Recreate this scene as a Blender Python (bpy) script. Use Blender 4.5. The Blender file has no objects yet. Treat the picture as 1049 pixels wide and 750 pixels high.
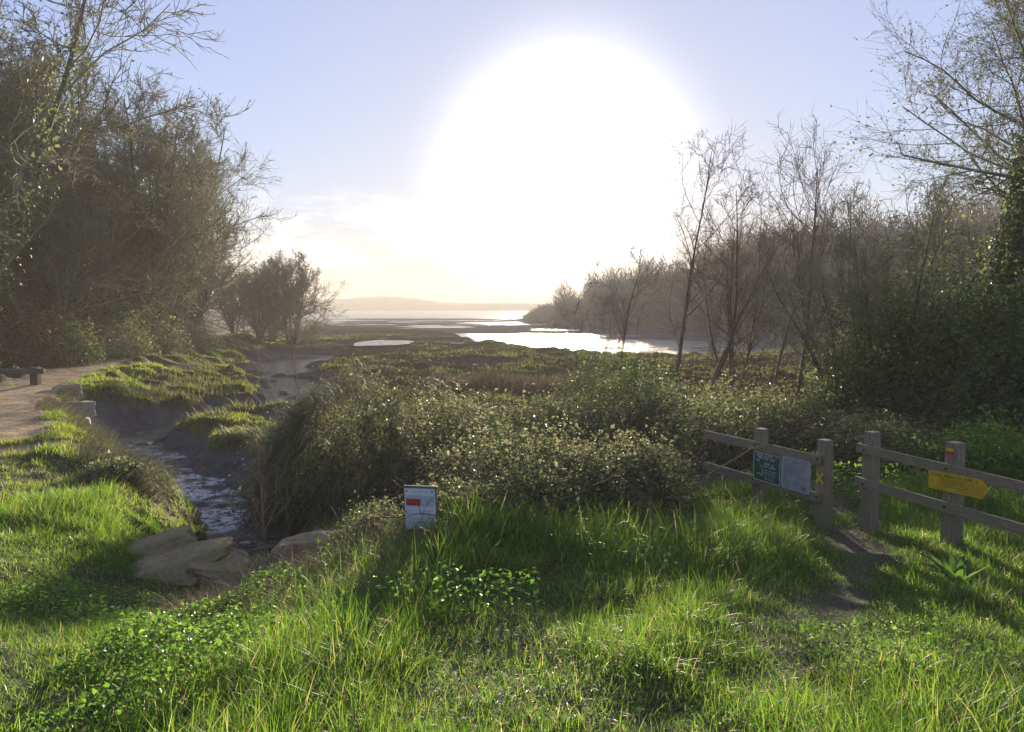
import bpy, bmesh, math, random
import numpy as np
from mathutils import Vector, Matrix

SC = bpy.context.scene
COL = SC.collection
RNG = np.random.default_rng(7)
R = math.radians

# ------------------------------------------------------------------ camera model
F_PX, CU, CV = 777.0, 524.5, 375.0
CAM = np.array([0.0, 0.0, 2.65])
PITCH = math.atan((375 - 315) / F_PX)

def pt(u, v, d):
    """world point seen at photo pixel (u, v) at forward distance d"""
    dx, dy = (u - CU) / F_PX, (CV - v) / F_PX
    cp, sp = math.cos(PITCH), math.sin(PITCH)
    fw, up = cp + dy * sp, dy * cp - sp
    t = d / fw
    return np.array([dx * t, d, CAM[2] + up * t])

# ------------------------------------------------------------------ small numpy tools
def sstep(a, b, x):
    t = np.clip((x - a) / (b - a), 0, 1)
    return t * t * (3 - 2 * t)

def _h(ix, iy, s):
    n = (ix.astype(np.int64) * 374761393 + iy.astype(np.int64) * 668265263 + s * 974634777) & 0x7fffffff
    n = ((n ^ (n >> 13)) * 1274126177) & 0x7fffffff
    n = n ^ (n >> 16)
    return (n & 0xffff) / 65535.0

def vnoise(x, y, s=0):
    ix, iy = np.floor(x), np.floor(y)
    fx, fy = x - ix, y - iy
    fx, fy = fx * fx * (3 - 2 * fx), fy * fy * (3 - 2 * fy)
    a, b = _h(ix, iy, s), _h(ix + 1, iy, s)
    c, d = _h(ix, iy + 1, s), _h(ix + 1, iy + 1, s)
    return (a * (1 - fx) + b * fx) * (1 - fy) + (c * (1 - fx) + d * fx) * fy

def fbm(x, y, o=4, s=0):
    v, a, t = 0, 0.5, 0
    for k in range(o):
        v = v + a * vnoise(x * 2 ** k + 17.3 * k, y * 2 ** k - 9.1 * k, s + k)
        t += a
        a *= 0.5
    return v / t

def norm(v):
    return v / np.maximum(np.linalg.norm(v, axis=-1, keepdims=True), 1e-9)

def seg_dist(x, y, poly):
    best = np.full(x.shape, 1e9)
    par = np.zeros(x.shape)
    for k in range(len(poly) - 1):
        ax, ay = poly[k][:2]
        bx, by = poly[k + 1][:2]
        dx, dy = bx - ax, by - ay
        t = np.clip(((x - ax) * dx + (y - ay) * dy) / (dx * dx + dy * dy), 0, 1)
        d = np.hypot(x - ax - t * dx, y - ay - t * dy)
        m = d < best
        best = np.where(m, d, best)
        par = np.where(m, k + t, par)
    return best, par

# ------------------------------------------------------------------ terrain
WATER_Z = -1.5
PATH_Y = [-40, 5, 11, 17, 25, 36, 50, 80, 120, 400]
PATH_X = [-6.0, -7.6, -9.3, -11.8, -16.0, -19.9, -23.5, -30, -37, -80]
CREEK = [(-3.5, 10.3, .45), (-4.36, 12.7, .45), (-5.14, 14.0, .42), (-6.05, 15.6, .45), (-7.3, 17.1, .48), (-8.6, 18.6, .5), (-10.2, 20.9, .6), (-11.8, 23.2, .8), (-12.3, 25.2, .8), (-11.0, 27.6, .6),
         (-9.4, 32, 1.0), (-11.2, 40, 1.1), (-15, 46, 1.3), (-19, 53, 1.3), (-17.5, 64, 1.6), (-10, 90, 2.5), (0, 130, 5)]
RAVINE = [(-3.5, 10.4), (-2.5, 10.9), (-1.2, 11.4), (.2, 11.9)]
TRAIL = [(0.2, 2.0), (1.2, 3.9), (2.0, 5.0), (2.95, 6.4), (3.6, 7.7), (4.03, 9.0), (4.9, 11.5), (7.2, 15)]
SHORE = np.array([(30, 10), (50, 14), (65, 22), (90, 31), (107, 32), (146, 20), (180, 9), (215, 3), (260, 7), (400, 70), (900, 300), (3200, 1500)], float)

def path_off(x, y):
    return x - np.interp(y, PATH_Y, PATH_X)

def land(x, y):
    near = np.interp(y, [-50, 0.5, 4.5, 6.5, 9.1, 13], [1.0, 0.95, 0.50, 0.24, 0.02, 0.0])
    near = near - .55 * np.exp(-((x + 3.5) / 1.25) ** 2) * sstep(4.6, 7.6, y) * (1 - sstep(10, 13, y))   # dip towards the culvert
    near = near + .34 * np.exp(-((x + .35) / 1.15) ** 2 - ((y - 7.6) / 1.1) ** 2)                          # hump that carries the notice
    off = path_off(x, y)
    zm = -0.62 * sstep(14, 23, y) - 0.30 * sstep(9.5, 13, y) * (1 - sstep(1.5, 5, x))
    z = near + zm * sstep(1.2, 6, off)
    z = z + 4.5 * sstep(1.6, 16, -off) * sstep(14, 30, y)            # wooded bank left of the path
    # right bank, rising to the wood
    z = z + 2.6 * sstep(0, 11, x - (6.5 + 0.22 * y)) * sstep(7, 15, y)
    # marsh edge and mud flats
    a = x / np.maximum(y, 1e-3)
    ye = np.interp(a, [-.6, -.3, -.25, -.095, -.006, .1, .225, .355, .5], [190, 178, 160, 120, 74, 56, 52, 58, 66])
    ye = ye * (1 + 0.10 * (fbm(x * .06, y * .06, 3, 5) - .5))
    e = sstep(0.97, 1.05, y / ye)
    flat = -1.60 + 0.22 * sstep(.45, .56, fbm(x * 0.045 + y * .01, y * 0.07, 4, 9)) + .20 * (fbm(x * .14, y * .20, 3, 10) - .5) - 1.5 * sstep(260, 420, y)
    lz = z + 0.22 * (fbm(x * .35, y * .35, 3, 2) - .5) * sstep(16, 26, y)
    lz = lz - 0.8 * sstep(.62, .70, fbm(x * .07 + 4, y * .10, 3, 31)) * sstep(34, 48, y) * sstep(2, 8, off)   # pans in the marsh
    left_keep = sstep(3.0, 9.0, off - 0.03 * np.maximum(y - 60, 0))                      # the left shore stays land until 130 m
    e = np.where(y < 128, e * left_keep + 0 * e, e)
    z = lz * (1 - e) + flat * e
    # headland on the right
    sx = np.interp(y, SHORE[:, 0], SHORE[:, 1])
    hd = (x - sx)
    hz = -1.7 + 0.34 * (1 - .7 * sstep(150, 195, y)) * np.clip(hd, 0, 60) * (0.6 + .8 * fbm(x * .03, y * .03, 3, 3))
    hz = np.minimum(hz, 6.5 + 9 * fbm(x * .02, y * .02, 2, 8))
    z = np.where((y > 55) & (hd > 0), np.maximum(z, hz * sstep(55, 75, y) + z * (1 - sstep(55, 75, y))), z)
    return z

def terrain(x, y):
    x = np.asarray(x, float)
    y = np.asarray(y, float)
    z = land(x, y)
    d, k = seg_dist(x, y, CREEK)
    w = np.interp(k, range(len(CREEK)), [c[2] for c in CREEK])
    slope = 1.35 + 0.9 * vnoise(x * .5, y * .5, 12)
    slope = np.where(y > 22, slope * 0.85, slope)
    bank = -1.66 + 0.34 * (fbm(x * 2.6, y * 2.6, 4, 4) - .38)
    t = sstep(0, 1, (d - w * (0.8 + .5 * vnoise(x * .8, y * .8, 6))) / slope)
    t = t ** .62
    cre = bank + (z - bank) * t + .30 * (1 - np.abs(fbm(x * 2.6, y * 2.2, 4, 44) * 2 - 1) * 1.6 - .6) * sstep(.05, .3, t) * (1 - sstep(.7, 1, t))
    cre = z + (cre - z) * (1 - .92 * sstep(42, 56, y))
    z = np.where(y > 9.2, cre, z + (cre - z) * sstep(8.75, 9.2, y))
    dv, kv = seg_dist(x, y, RAVINE)
    tv = sstep(.35, 1.5 + .4 * vnoise(x, y, 8), dv)
    zv = -1.25 + .33 * kv
    z = np.where(zv < z, z + (zv - z) * (1 - tv), z)
    # pool on the marsh
    q = np.hypot((x + 12.8) / 2.9, (y - 74) / 5.0) * (0.55 + .9 * vnoise(x * .55, y * .22, 3))
    z = np.where(q < 1.6, z + (-.98 - z) * (1 - sstep(.95, 1.25, q)) - .04 * (1 - sstep(1.2, 1.6, q)), z)
    # trail worn into the turf
    dt, _ = seg_dist(x, y, TRAIL)
    z = z - 0.06 * (1 - sstep(.2, .75, dt)) * (y > 1)
    r = np.hypot(x, y)
    rough = fbm(x * 1.6, y * 1.6, 4, 21) - .5
    z = z + ((.42 + .4 * sstep(18, 26, y)) * (fbm(x * .9, y * .9, 4, 23) - .5) + .14 * (np.abs(fbm(x * 1.1 + y * .3, y * 1.1, 3, 24) - .5) * 2 - .4)) * sstep(10, 14, y) * (1 - sstep(60, 120, y)) * (np.abs(path_off(x, y)) > 1.6)
    z = z + 0.14 * rough * sstep(2, 5, r) * (1 - .45 * (np.abs(path_off(x, y)) < 1.5))
    # far shore
    az = x / np.maximum(np.abs(y), 1e-3)
    prof = 6.5 + 12 * np.exp(-((az + .155) / .055) ** 2) + 5 * np.exp(-((az + .24) / .07) ** 2) + 4 * np.exp(-((az + .02) / .10) ** 2) + 8 * sstep(.1, .4, np.abs(az))
    far = sstep(1000, 1130, r) * (1 - sstep(2000, 2700, r)) * (y > -2000)
    z = z + far * (prof + 4.0 * (fbm(x * .05, y * .05, 3, 40) - .3)) * 1.0
    z = z + np.where(r > 1450, 0, 0)
    return z

def tz(x, y):
    return float(terrain(np.array([x]), np.array([y]))[0])

# ------------------------------------------------------------------ mesh building
def tag(o, label=None, cat=None, group=None, kind=None):
    if label: o['label'] = label
    if cat: o['category'] = cat
    if group: o['group'] = group
    if kind: o['kind'] = kind
    return o

def mk(name, V, Fs, mat, parent=None, smooth=False, loc=None):
    V = np.asarray(V, np.float32)
    Fs = [np.asarray(f, np.int32) for f in (Fs if isinstance(Fs, list) else [Fs])]
    Fs = [f for f in Fs if len(f)]
    me = bpy.data.meshes.new(name)
    me.vertices.add(len(V))
    me.vertices.foreach_set('co', V.ravel())
    nl = sum(f.size for f in Fs)
    npoly = sum(len(f) for f in Fs)
    me.loops.add(nl)
    me.polygons.add(npoly)
    me.loops.foreach_set('vertex_index', np.concatenate([f.ravel() for f in Fs]))
    st, off = [], 0
    for f in Fs:
        st.append(off + np.arange(len(f)) * f.shape[1])
        off += f.size
    me.polygons.foreach_set('loop_start', np.concatenate(st).astype(np.int32))
    me.update(calc_edges=True)
    if smooth:
        me.polygons.foreach_set('use_smooth', np.ones(npoly, bool))
    mats = mat if isinstance(mat, (list, tuple)) else [mat]
    for m in mats:
        me.materials.append(m)
    o = bpy.data.objects.new(name, me)
    COL.objects.link(o)
    if parent is not None: o.parent = parent
    if loc is not None: o.location = loc
    return o

def thing(name, label, cat, loc=(0, 0, 0), rz=0.0, group=None):
    o = bpy.data.objects.new(name, None)
    COL.objects.link(o)
    o.empty_display_size = .2
    o.location = loc
    o.rotation_euler = (0, 0, rz)
    return tag(o, label, cat, group)

def merge(parts):
    Vs, Q, T, off = [], [], [], 0
    for V, fs in parts:
        for f in (fs if isinstance(fs, list) else [fs]):
            (Q if f.shape[1] == 4 else T).append(f + off)
        Vs.append(V)
        off += len(V)
    out = []
    if Q: out.append(np.concatenate(Q))
    if T: out.append(np.concatenate(T))
    return np.concatenate(Vs), out

def blades(P, az, L, W, tilt, bend, nseg=3, rng=RNG, spread=1.0):
    n = len(P)
    t = np.linspace(0, 1, nseg + 1)
    tm = (t[1:] + t[:-1]) / 2
    ang = tilt[:, None] + bend[:, None] * tm[None]
    seg = (L / nseg)[:, None]
    d = np.stack([np.sin(ang) * np.cos(az)[:, None], np.sin(ang) * np.sin(az)[:, None], np.cos(ang)], -1) * seg[..., None]
    pts = np.concatenate([P[:, None], P[:, None] + np.cumsum(d, 1)], 1)
    wa = az + math.pi / 2 + rng.normal(0, .6, n) * spread
    side = np.stack([np.cos(wa), np.sin(wa), np.zeros(n)], -1)
    hw = 0.5 * W[:, None] * np.clip(1.0 - t[None] ** 1.8, .04, 1)
    a = pts - side[:, None] * hw[..., None]
    b = pts + side[:, None] * hw[..., None]
    V = np.stack([a, b], 2).reshape(n, -1, 3)
    m = (nseg + 1) * 2
    k = np.arange(nseg) * 2
    q = np.stack([k, k + 1, k + 3, k + 2], -1)
    Fq = (np.arange(n)[:, None, None] * m + q[None]).reshape(-1, 4)
    return V.reshape(-1, 3), Fq

def leaves(P, N, size, aspect=.62, fold=.18, rng=RNG, tdir=None):
    n = len(P)
    N = norm(N)
    r = rng.normal(size=(n, 3)) if tdir is None else tdir + rng.normal(size=(n, 3)) * .35
    t = norm(np.cross(N, r))
    b = np.cross(N, t)
    s = np.asarray(size).reshape(-1, 1) * np.ones((n, 1))
    f = fold * s
    base = P - t * s * .5
    tip = P + t * s * .5 - N * f * .6
    l = P + b * s * aspect * .5 + N * f - t * s * .06
    rr = P - b * s * aspect * .5 + N * f - t * s * .06
    V = np.stack([base, rr, tip, l], 1).reshape(-1, 3)
    i = np.arange(n)[:, None] * 4
    T = np.concatenate([i + np.array([[0, 1, 2]]), i + np.array([[0, 2, 3]])], 1).reshape(-1, 3)
    return V, T

def tubes(pts, rad, S=3):
    n, K, _ = pts.shape
    tan = np.empty_like(pts)
    tan[:, 1:-1] = pts[:, 2:] - pts[:, :-2]
    tan[:, 0] = pts[:, 1] - pts[:, 0]
    tan[:, -1] = pts[:, -1] - pts[:, -2]
    tan = norm(tan)
    ref = np.where(np.abs(tan[..., 2:3]) > .9, np.array([1., 0, 0]), np.array([0, 0, 1.]))
    a = norm(np.cross(tan, ref))
    b = np.cross(tan, a)
    th = np.arange(S) * 2 * math.pi / S
    V = pts[:, :, None] + rad[:, :, None, None] * (a[:, :, None] * np.cos(th)[:, None] + b[:, :, None] * np.sin(th)[:, None])
    k = np.arange(K - 1)[:, None] * S
    s = np.arange(S)[None]
    q = np.stack([k + s, k + (s + 1) % S, k + S + (s + 1) % S, k + S + s], -1).reshape(-1, 4)
    Fq = (np.arange(n)[:, None, None] * K * S + q[None]).reshape(-1, 4)
    return V.reshape(-1, 3), Fq

def grow(o, d, L, r0, r1, K, wig, up, rng, taper=1.0):
    n = len(o)
    pts = np.empty((n, K, 3))
    pts[:, 0] = o
    d = norm(d)
    upv = np.zeros((n, 3))
    upv[:, 2] = up
    for k in range(1, K):
        d = norm(d + rng.normal(size=(n, 3)) * wig + upv)
        pts[:, k] = pts[:, k - 1] + d * (L / (K - 1))[:, None]
    t = np.linspace(0, 1, K)[None] ** taper
    rad = r0[:, None] * (1 - t) + r1[:, None] * t
    return pts, rad

def spawn(pts, rad, m, t0, t1, ang, L, K, wig, up, rng, rr=.6, rmin=.004, tipr=None, flat=0.0):
    n, Kp, _ = pts.shape
    t = t0 + (t1 - t0) * (np.arange(m)[None] + rng.random((n, m))) / m
    f = np.clip(t * (Kp - 1), 0, Kp - 1.001)
    i = f.astype(int)
    w = (f - i)[..., None]
    rows = np.arange(n)[:, None]
    p0, p1 = pts[rows, i], pts[rows, i + 1]
    o = p0 * (1 - w) + p1 * w
    tan = norm(p1 - p0)
    r = rad[rows, i] * (1 - w[..., 0]) + rad[rows, i + 1] * w[..., 0]
    rv = rng.normal(size=(n, m, 3))
    rv[..., 2] *= (1 - flat)
    per = norm(rv - (rv * tan).sum(-1, keepdims=True) * tan)
    a = np.radians(rng.normal(ang[0], ang[1], (n, m)))[..., None]
    d = tan * np.cos(a) + per * np.sin(a)
    ln = L(t, rng) if callable(L) else L * (0.65 + .7 * rng.random((n, m))) * (1.15 - .55 * t)
    if isinstance(ln, np.ndarray) and ln.shape != (n, m): ln = np.broadcast_to(ln, (n, m))
    r0 = np.maximum(r * rr, rmin)
    tr = np.maximum(r0 * .35, rmin * .6) if tipr is None else np.full_like(r0, tipr)
    return grow(o.reshape(-1, 3), d.reshape(-1, 3), ln.reshape(-1).astype(float), r0.reshape(-1), np.minimum(tr, r0).reshape(-1), K, wig, up, rng)

# ------------------------------------------------------------------ materials
def nodes(name):
    m = bpy.data.materials.new(name)
    m.use_nodes = True
    nt = m.node_tree
    return m, nt, nt.nodes, nt.links, nt.nodes['Principled BSDF'], nt.nodes['Material Output']

def ramp(nt, fac, stops):
    r = nt.nodes.new('ShaderNodeValToRGB')
    el = r.color_ramp.elements
    while len(el) < len(stops): el.new(.5)
    for e, (p, c) in zip(el, stops):
        e.position = p
        e.color = (*c, 1)
    nt.links.new(fac, r.inputs['Fac'])
    return r.outputs['Color']

def noise(nt, scale, detail=4, coord='Object', rough=.55, vec=None, stretch=None):
    n = nt.nodes.new('ShaderNodeTexNoise')
    n.inputs['Scale'].default_value = scale
    n.inputs['Detail'].default_value = detail
    n.inputs['Roughness'].default_value = rough
    if vec is None:
        tc = nt.nodes.new('ShaderNodeTexCoord')
        vec = tc.outputs[coord]
    if stretch:
        mp = nt.nodes.new('ShaderNodeMapping')
        mp.inputs['Scale'].default_value = stretch
        nt.links.new(vec, mp.inputs['Vector'])
        vec = mp.outputs['Vector']
    nt.links.new(vec, n.inputs['Vector'])
    return n.outputs['Fac']

def mixc(nt, fac, a, b):
    m = nt.nodes.new('ShaderNodeMix')
    m.data_type = 'RGBA'
    for sock, v in ((m.inputs['Factor'], fac), (m.inputs['A'] if False else m.inputs[6], a), (m.inputs[7], b)):
        if isinstance(v, (float, int)): sock.default_value = v
        elif isinstance(v, tuple): sock.default_value = (*v, 1)
        else: nt.links.new(v, sock)
    return m.outputs[2]

def math_n(nt, op, a, b=None, clamp=False):
    m = nt.nodes.new('ShaderNodeMath')
    m.operation = op
    m.use_clamp = clamp
    for s, v in zip(m.inputs, (a, b)):
        if v is None: continue
        if isinstance(v, (float, int)): s.default_value = v
        else: nt.links.new(v, s)
    return m.outputs[0]

def bump(nt, bsdf, h, strength=.4, dist=.02):
    b = nt.nodes.new('ShaderNodeBump')
    b.inputs['Strength'].default_value = strength
    b.inputs['Distance'].default_value = dist
    nt.links.new(h, b.inputs['Height'])
    nt.links.new(b.outputs['Normal'], bsdf.inputs['Normal'])

def leaf_mat(name, stops, transl=.45, tcol=None, rough=.45, spec=.5, big=None):
    """leaf: each leaf (mesh island) its own tone, thin and lit through"""
    m, nt, N, L, bs, out = nodes(name)
    g = N.new('ShaderNodeNewGeometry')
    c = ramp(nt, g.outputs['Random Per Island'], stops)
    if big:
        f = noise(nt, big[0], 3)
        f = ramp(nt, f, [(.38, (0, 0, 0)), (.62, (1, 1, 1))])
        c = mixc(nt, f, c, big[1]) if len(big) == 2 else mixc(nt, math_n(nt, 'MULTIPLY', f, big[2]), c, big[1])
    L.new(c, bs.inputs['Base Color'])
    bs.inputs['Roughness'].default_value = rough
    bs.inputs['Specular IOR Level'].default_value = spec
    if transl > 0:
        tr = N.new('ShaderNodeBsdfTranslucent')
        hs = N.new('ShaderNodeHueSaturation')
        hs.inputs['Hue'].default_value = .5 if tcol is None else tcol[0]
        hs.inputs['Saturation'].default_value = 1.1 if tcol is None else tcol[1]
        hs.inputs['Value'].default_value = 1.6 if tcol is None else tcol[2]
        L.new(c, hs.inputs['Color'])
        L.new(hs.outputs[0], tr.inputs['Color'])
        mx = N.new('ShaderNodeMixShader')
        mx.inputs[0].default_value = transl
        L.new(bs.outputs[0], mx.inputs[1])
        L.new(tr.outputs[0], mx.inputs[2])
        L.new(mx.outputs[0], out.inputs['Surface'])
    return m

def bark_mat(name, a, b, scale=6):
    m, nt, N, L, bs, out = nodes(name)
    f = noise(nt, scale, 5, stretch=(1, 1, .35))
    L.new(ramp(nt, f, [(.3, a), (.7, b)]), bs.inputs['Base Color'])
    bs.inputs['Roughness'].default_value = .85
    bs.inputs['Specular IOR Level'].default_value = .25
    bump(nt, bs, f, .5, .02)
    return m

def wood_mat(name, a, b, c):
    m, nt, N, L, bs, out = nodes(name)
    f1 = noise(nt, 5, 6, stretch=(9, 9, 1.2), rough=.65)
    f2 = noise(nt, 2.2, 4)
    col = mixc(nt, ramp(nt, f2, [(.42, (0, 0, 0)), (.64, (1, 1, 1))]), ramp(nt, f1, [(.3, a), (.68, b)]), c)
    L.new(col, bs.inputs['Base Color'])
    bs.inputs['Roughness'].default_value = .8
    bs.inputs['Specular IOR Level'].default_value = .3
    bump(nt, bs, f1, .5, .008)
    return m

def plain(name, col, rough=.5, spec=.4, metal=0, dirt=None):
    m, nt, N, L, bs, out = nodes(name)
    f = noise(nt, 9, 5)
    d = dirt or tuple(x * .72 for x in col)
    L.new(ramp(nt, f, [(.35, d), (.62, col)]), bs.inputs['Base Color'])
    bs.inputs['Roughness'].default_value = rough
    bs.inputs['Specular IOR Level'].default_value = spec
    bs.inputs['Metallic'].default_value = metal
    return m

M = {}
M['grass'] = leaf_mat('grass_blades', [(0, (.035, .088, .012)), (.5, (.066, .145, .016)), (.80, (.10, .17, .022)), (.93, (.15, .17, .04)), (1, (.30, .25, .13))],
                      .62, (.485, 1.05, 3.0), .42, .5)
M['turf'] = leaf_mat('turf_blades', [(0, (.05, .09, .014)), (.5, (.085, .14, .018)), (.8, (.13, .16, .025)), (1, (.20, .17, .07))],
                     .62, (.485, 1.05, 3.0), .5, .4)
M['drygrass'] = leaf_mat('dry_grass_blades', [(0, (.10, .075, .045)), (.6, (.20, .155, .09)), (1, (.30, .25, .15))], .3, (.5, 1, 1.2), .7, .2)
M['marsh'] = leaf_mat('marsh_blades', [(0, (.04, .052, .018)), (.5, (.075, .088, .026)), (.8, (.11, .105, .04)), (1, (.10, .15, .022))], .5, (.49, 1, 2.4), .7, .2)
M['heath'] = leaf_mat('brown_marsh_blades', [(0, (.09, .065, .045)), (.6, (.15, .115, .075)), (1, (.22, .18, .12))], .3, (.5, 1, 1.2), .8, .2)
M['drape'] = leaf_mat('drape_blades', [(0, (.035, .06, .022)), (.5, (.085, .11, .04)), (.85, (.17, .16, .08)), (1, (.30, .26, .16))], .35, (.49, 1, 1.4), .55, .4)
M['bramble'] = leaf_mat('bramble_leaves', [(0, (.03, .05, .020)), (.45, (.07, .095, .038)), (.8, (.13, .15, .07)), (.95, (.17, .15, .08)), (1, (.16, .10, .06))],
                        .44, (.482, .95, 3.0), .52, .25)
M['ivy'] = leaf_mat('ivy_leaves', [(0, (.04, .068, .026)), (.6, (.08, .115, .04)), (1, (.14, .17, .06))], .40, (.485, 1.0, 2.8), .52, .28)
M['broad'] = leaf_mat('broad_leaves', [(0, (.04, .10, .018)), (.6, (.07, .14, .022)), (1, (.11, .18, .03))], .58, (.49, 1.05, 3.0), .45, .45)
M['buds'] = leaf_mat('bud_flakes', [(0, (.08, .085, .035)), (.6, (.14, .14, .055)), (1, (.24, .22, .11))], .35, (.5, 1, 1.3), .6, .3)
M['deadleaf'] = leaf_mat('brown_leaves', [(0, (.13, .08, .04)), (.6, (.25, .165, .085)), (1, (.34, .24, .13))], .4, (.5, 1, 1.3), .7, .2)
M['bark'] = bark_mat('bark_grey_brown', (.07, .058, .045), (.19, .16, .12))
M['barkdark'] = bark_mat('bark_dark', (.03, .025, .022), (.085, .07, .06))
M['twig'] = bark_mat('twig_brown', (.15, .12, .095), (.32, .27, .205), 2)
M['twigolive'] = bark_mat('twig_olive', (.15, .145, .088), (.36, .34, .215), 1)
M['cane'] = bark_mat('bramble_cane', (.06, .035, .03), (.16, .10, .07), 5)
M['deadstalk'] = bark_mat('dead_stalk', (.17, .10, .06), (.36, .24, .15), 9)
M['wood'] = wood_mat('weathered_wood', (.12, .096, .066), (.29, .24, .17), (.17, .165, .09))
M['wooddark'] = wood_mat('dark_damp_wood', (.05, .04, .03), (.13, .105, .08), (.09, .08, .055))
M['signgreen'] = plain('green_enamel', (.010, .085, .062), .35, .5, dirt=(.014, .07, .052))
M['signwhite'] = plain('white_lettering', (.62, .66, .64), .5)
M['signgrey'] = plain('faded_grey_panel', (.34, .35, .36), .45, .5)
M['signgreyink'] = plain('grey_ink', (.20, .205, .22), .5)
M['signyellow'] = plain('yellow_panel', (.55, .36, .015), .45, .5, dirt=(.40, .26, .012))
M['black'] = plain('black_ink', (.03, .028, .02), .5)
M['paper'] = plain('sign_paper', (.60, .64, .68), .25, .5, dirt=(.5, .54, .58))
M['paperink'] = plain('sign_ink', (.16, .17, .20), .4)
M['paperband'] = plain('sign_band', (.42, .47, .53), .4)
M['paperpink'] = plain('sign_pink', (.52, .42, .46), .4)
M['signred'] = plain('sign_red', (.50, .035, .03), .4)
M['signframe'] = plain('sign_frame', (.10, .11, .09), .5)
M['paintyellow'] = plain('yellow_paint', (.62, .45, .02), .6)
M['paintred'] = plain('red_paint', (.42, .05, .03), .6)
M['bolt'] = plain('rusty_bolt', (.06, .045, .035), .6, .5, .6)
M['white_plastic'] = plain('white_plastic', (.78, .80, .80), .35)

def stone_mat(name, a, b, moss):
    m, nt, N, L, bs, out = nodes(name)
    f = noise(nt, 9, 10, rough=.72)
    f2 = noise(nt, 2.4, 5)
    g = N.new('ShaderNodeNewGeometry')
    sp = N.new('ShaderNodeSeparateXYZ')
    L.new(g.outputs['Normal'], sp.inputs[0])
    mossf = math_n(nt, 'MULTIPLY', ramp(nt, f2, [(.40, (0, 0, 0)), (.58, (1, 1, 1))]), math_n(nt, 'MULTIPLY', sp.outputs[2], .8, True), True)
    L.new(mixc(nt, mossf, ramp(nt, f, [(.3, a), (.7, b)]), moss), bs.inputs['Base Color'])
    bs.inputs['Roughness'].default_value = .85
    bump(nt, bs, f, .7, .03)
    return m
M['stone'] = stone_mat('weathered_stone', (.10, .068, .038), (.40, .29, .175), (.19, .175, .055))
M['kerbstone'] = stone_mat('lichen_stone', (.22, .18, .14), (.42, .36, .29), (.45, .36, .03))

def ground_mat():
    m, nt, N, L, bs, out = nodes('ground_soil')
    tc = N.new('ShaderNodeTexCoord')
    P = tc.outputs['Object']
    def at(n):
        a = N.new('ShaderNodeAttribute')
        a.attribute_name = n
        return a.outputs['Fac']
    n1 = noise(nt, 2.2, 8, vec=P, rough=.62)
    n2 = noise(nt, .35, 5, vec=P)
    n3 = noise(nt, 14, 5, vec=P)
    grass = mixc(nt, n2, ramp(nt, n1, [(.3, (.018, .026, .008)), (.7, (.05, .062, .016))]), (.045, .04, .02))
    marsh = mixc(nt, ramp(nt, n2, [(.4, (0, 0, 0)), (.62, (1, 1, 1))]), ramp(nt, n1, [(.3, (.03, .034, .013)), (.7, (.065, .07, .022))]), (.075, .06, .034))
    mud = ramp(nt, n1, [(.28, (.045, .042, .042)), (.7, (.11, .105, .105))])
    path = mixc(nt, ramp(nt, n2, [(.36, (0, 0, 0)), (.60, (1, 1, 1))]), ramp(nt, n1, [(.3, (.27, .175, .09)), (.72, (.55, .39, .225))]), (.21, .145, .08))
    soil = ramp(nt, n1, [(.3, (.035, .028, .02)), (.7, (.10, .08, .055))])
    far = ramp(nt, n2, [(.3, (.05, .05, .035)), (.7, (.10, .09, .06))])
    c = mixc(nt, at('marsh'), grass, marsh)
    c = mixc(nt, at('wood'), c, soil)
    c = mixc(nt, at('far'), c, far)
    c = mixc(nt, at('path'), c, path)
    c = mixc(nt, math_n(nt, 'MULTIPLY', at('trail'), .8), c, mixc(nt, n1, (.045, .04, .03), (.12, .10, .075)))
    c = mixc(nt, at('mud'), c, mud)
    L.new(c, bs.inputs['Base Color'])
    rr = N.new('ShaderNodeMapRange')
    L.new(at('mud'), rr.inputs['Value'])
    rr.inputs['To Min'].default_value = .9
    rr.inputs['To Max'].default_value = .72
    L.new(rr.outputs[0], bs.inputs['Roughness'])
    L.new(math_n(nt, 'MULTIPLY', math_n(nt, 'SUBTRACT', 1.0, at('marsh')), .3), bs.inputs['Specular IOR Level'])
    h = math_n(nt, 'ADD', n1, math_n(nt, 'MULTIPLY', n3, .35))
    bump(nt, bs, h, 1.0, .09)
    return m

def water_mat():
    m, nt, N, L, bs, out = nodes('tidal_water')
    bs.inputs['Base Color'].default_value = (.045, .05, .045, 1)
    bs.inputs['Roughness'].default_value = .16
    bs.inputs['IOR'].default_value = 1.33
    tc = N.new('ShaderNodeTexCoord')
    sp = N.new('ShaderNodeSeparateXYZ')
    L.new(tc.outputs['Object'], sp.inputs[0])
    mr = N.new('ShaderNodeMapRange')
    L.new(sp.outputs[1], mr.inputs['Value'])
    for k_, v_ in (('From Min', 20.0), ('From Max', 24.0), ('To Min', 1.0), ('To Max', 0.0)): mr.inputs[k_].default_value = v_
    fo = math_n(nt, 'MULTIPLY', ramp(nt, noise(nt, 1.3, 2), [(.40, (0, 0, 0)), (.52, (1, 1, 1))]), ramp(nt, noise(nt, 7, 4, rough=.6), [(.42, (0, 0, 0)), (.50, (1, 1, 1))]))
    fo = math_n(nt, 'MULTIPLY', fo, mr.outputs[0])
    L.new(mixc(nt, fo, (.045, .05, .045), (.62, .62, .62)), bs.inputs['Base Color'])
    f = noise(nt, 1.6, 4, stretch=(1, 1.5, 1))
    f2 = noise(nt, 9, 3)
    bump(nt, bs, math_n(nt, 'ADD', f, math_n(nt, 'MULTIPLY', f2, .7)), 1.0, .12)
    return m

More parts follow.
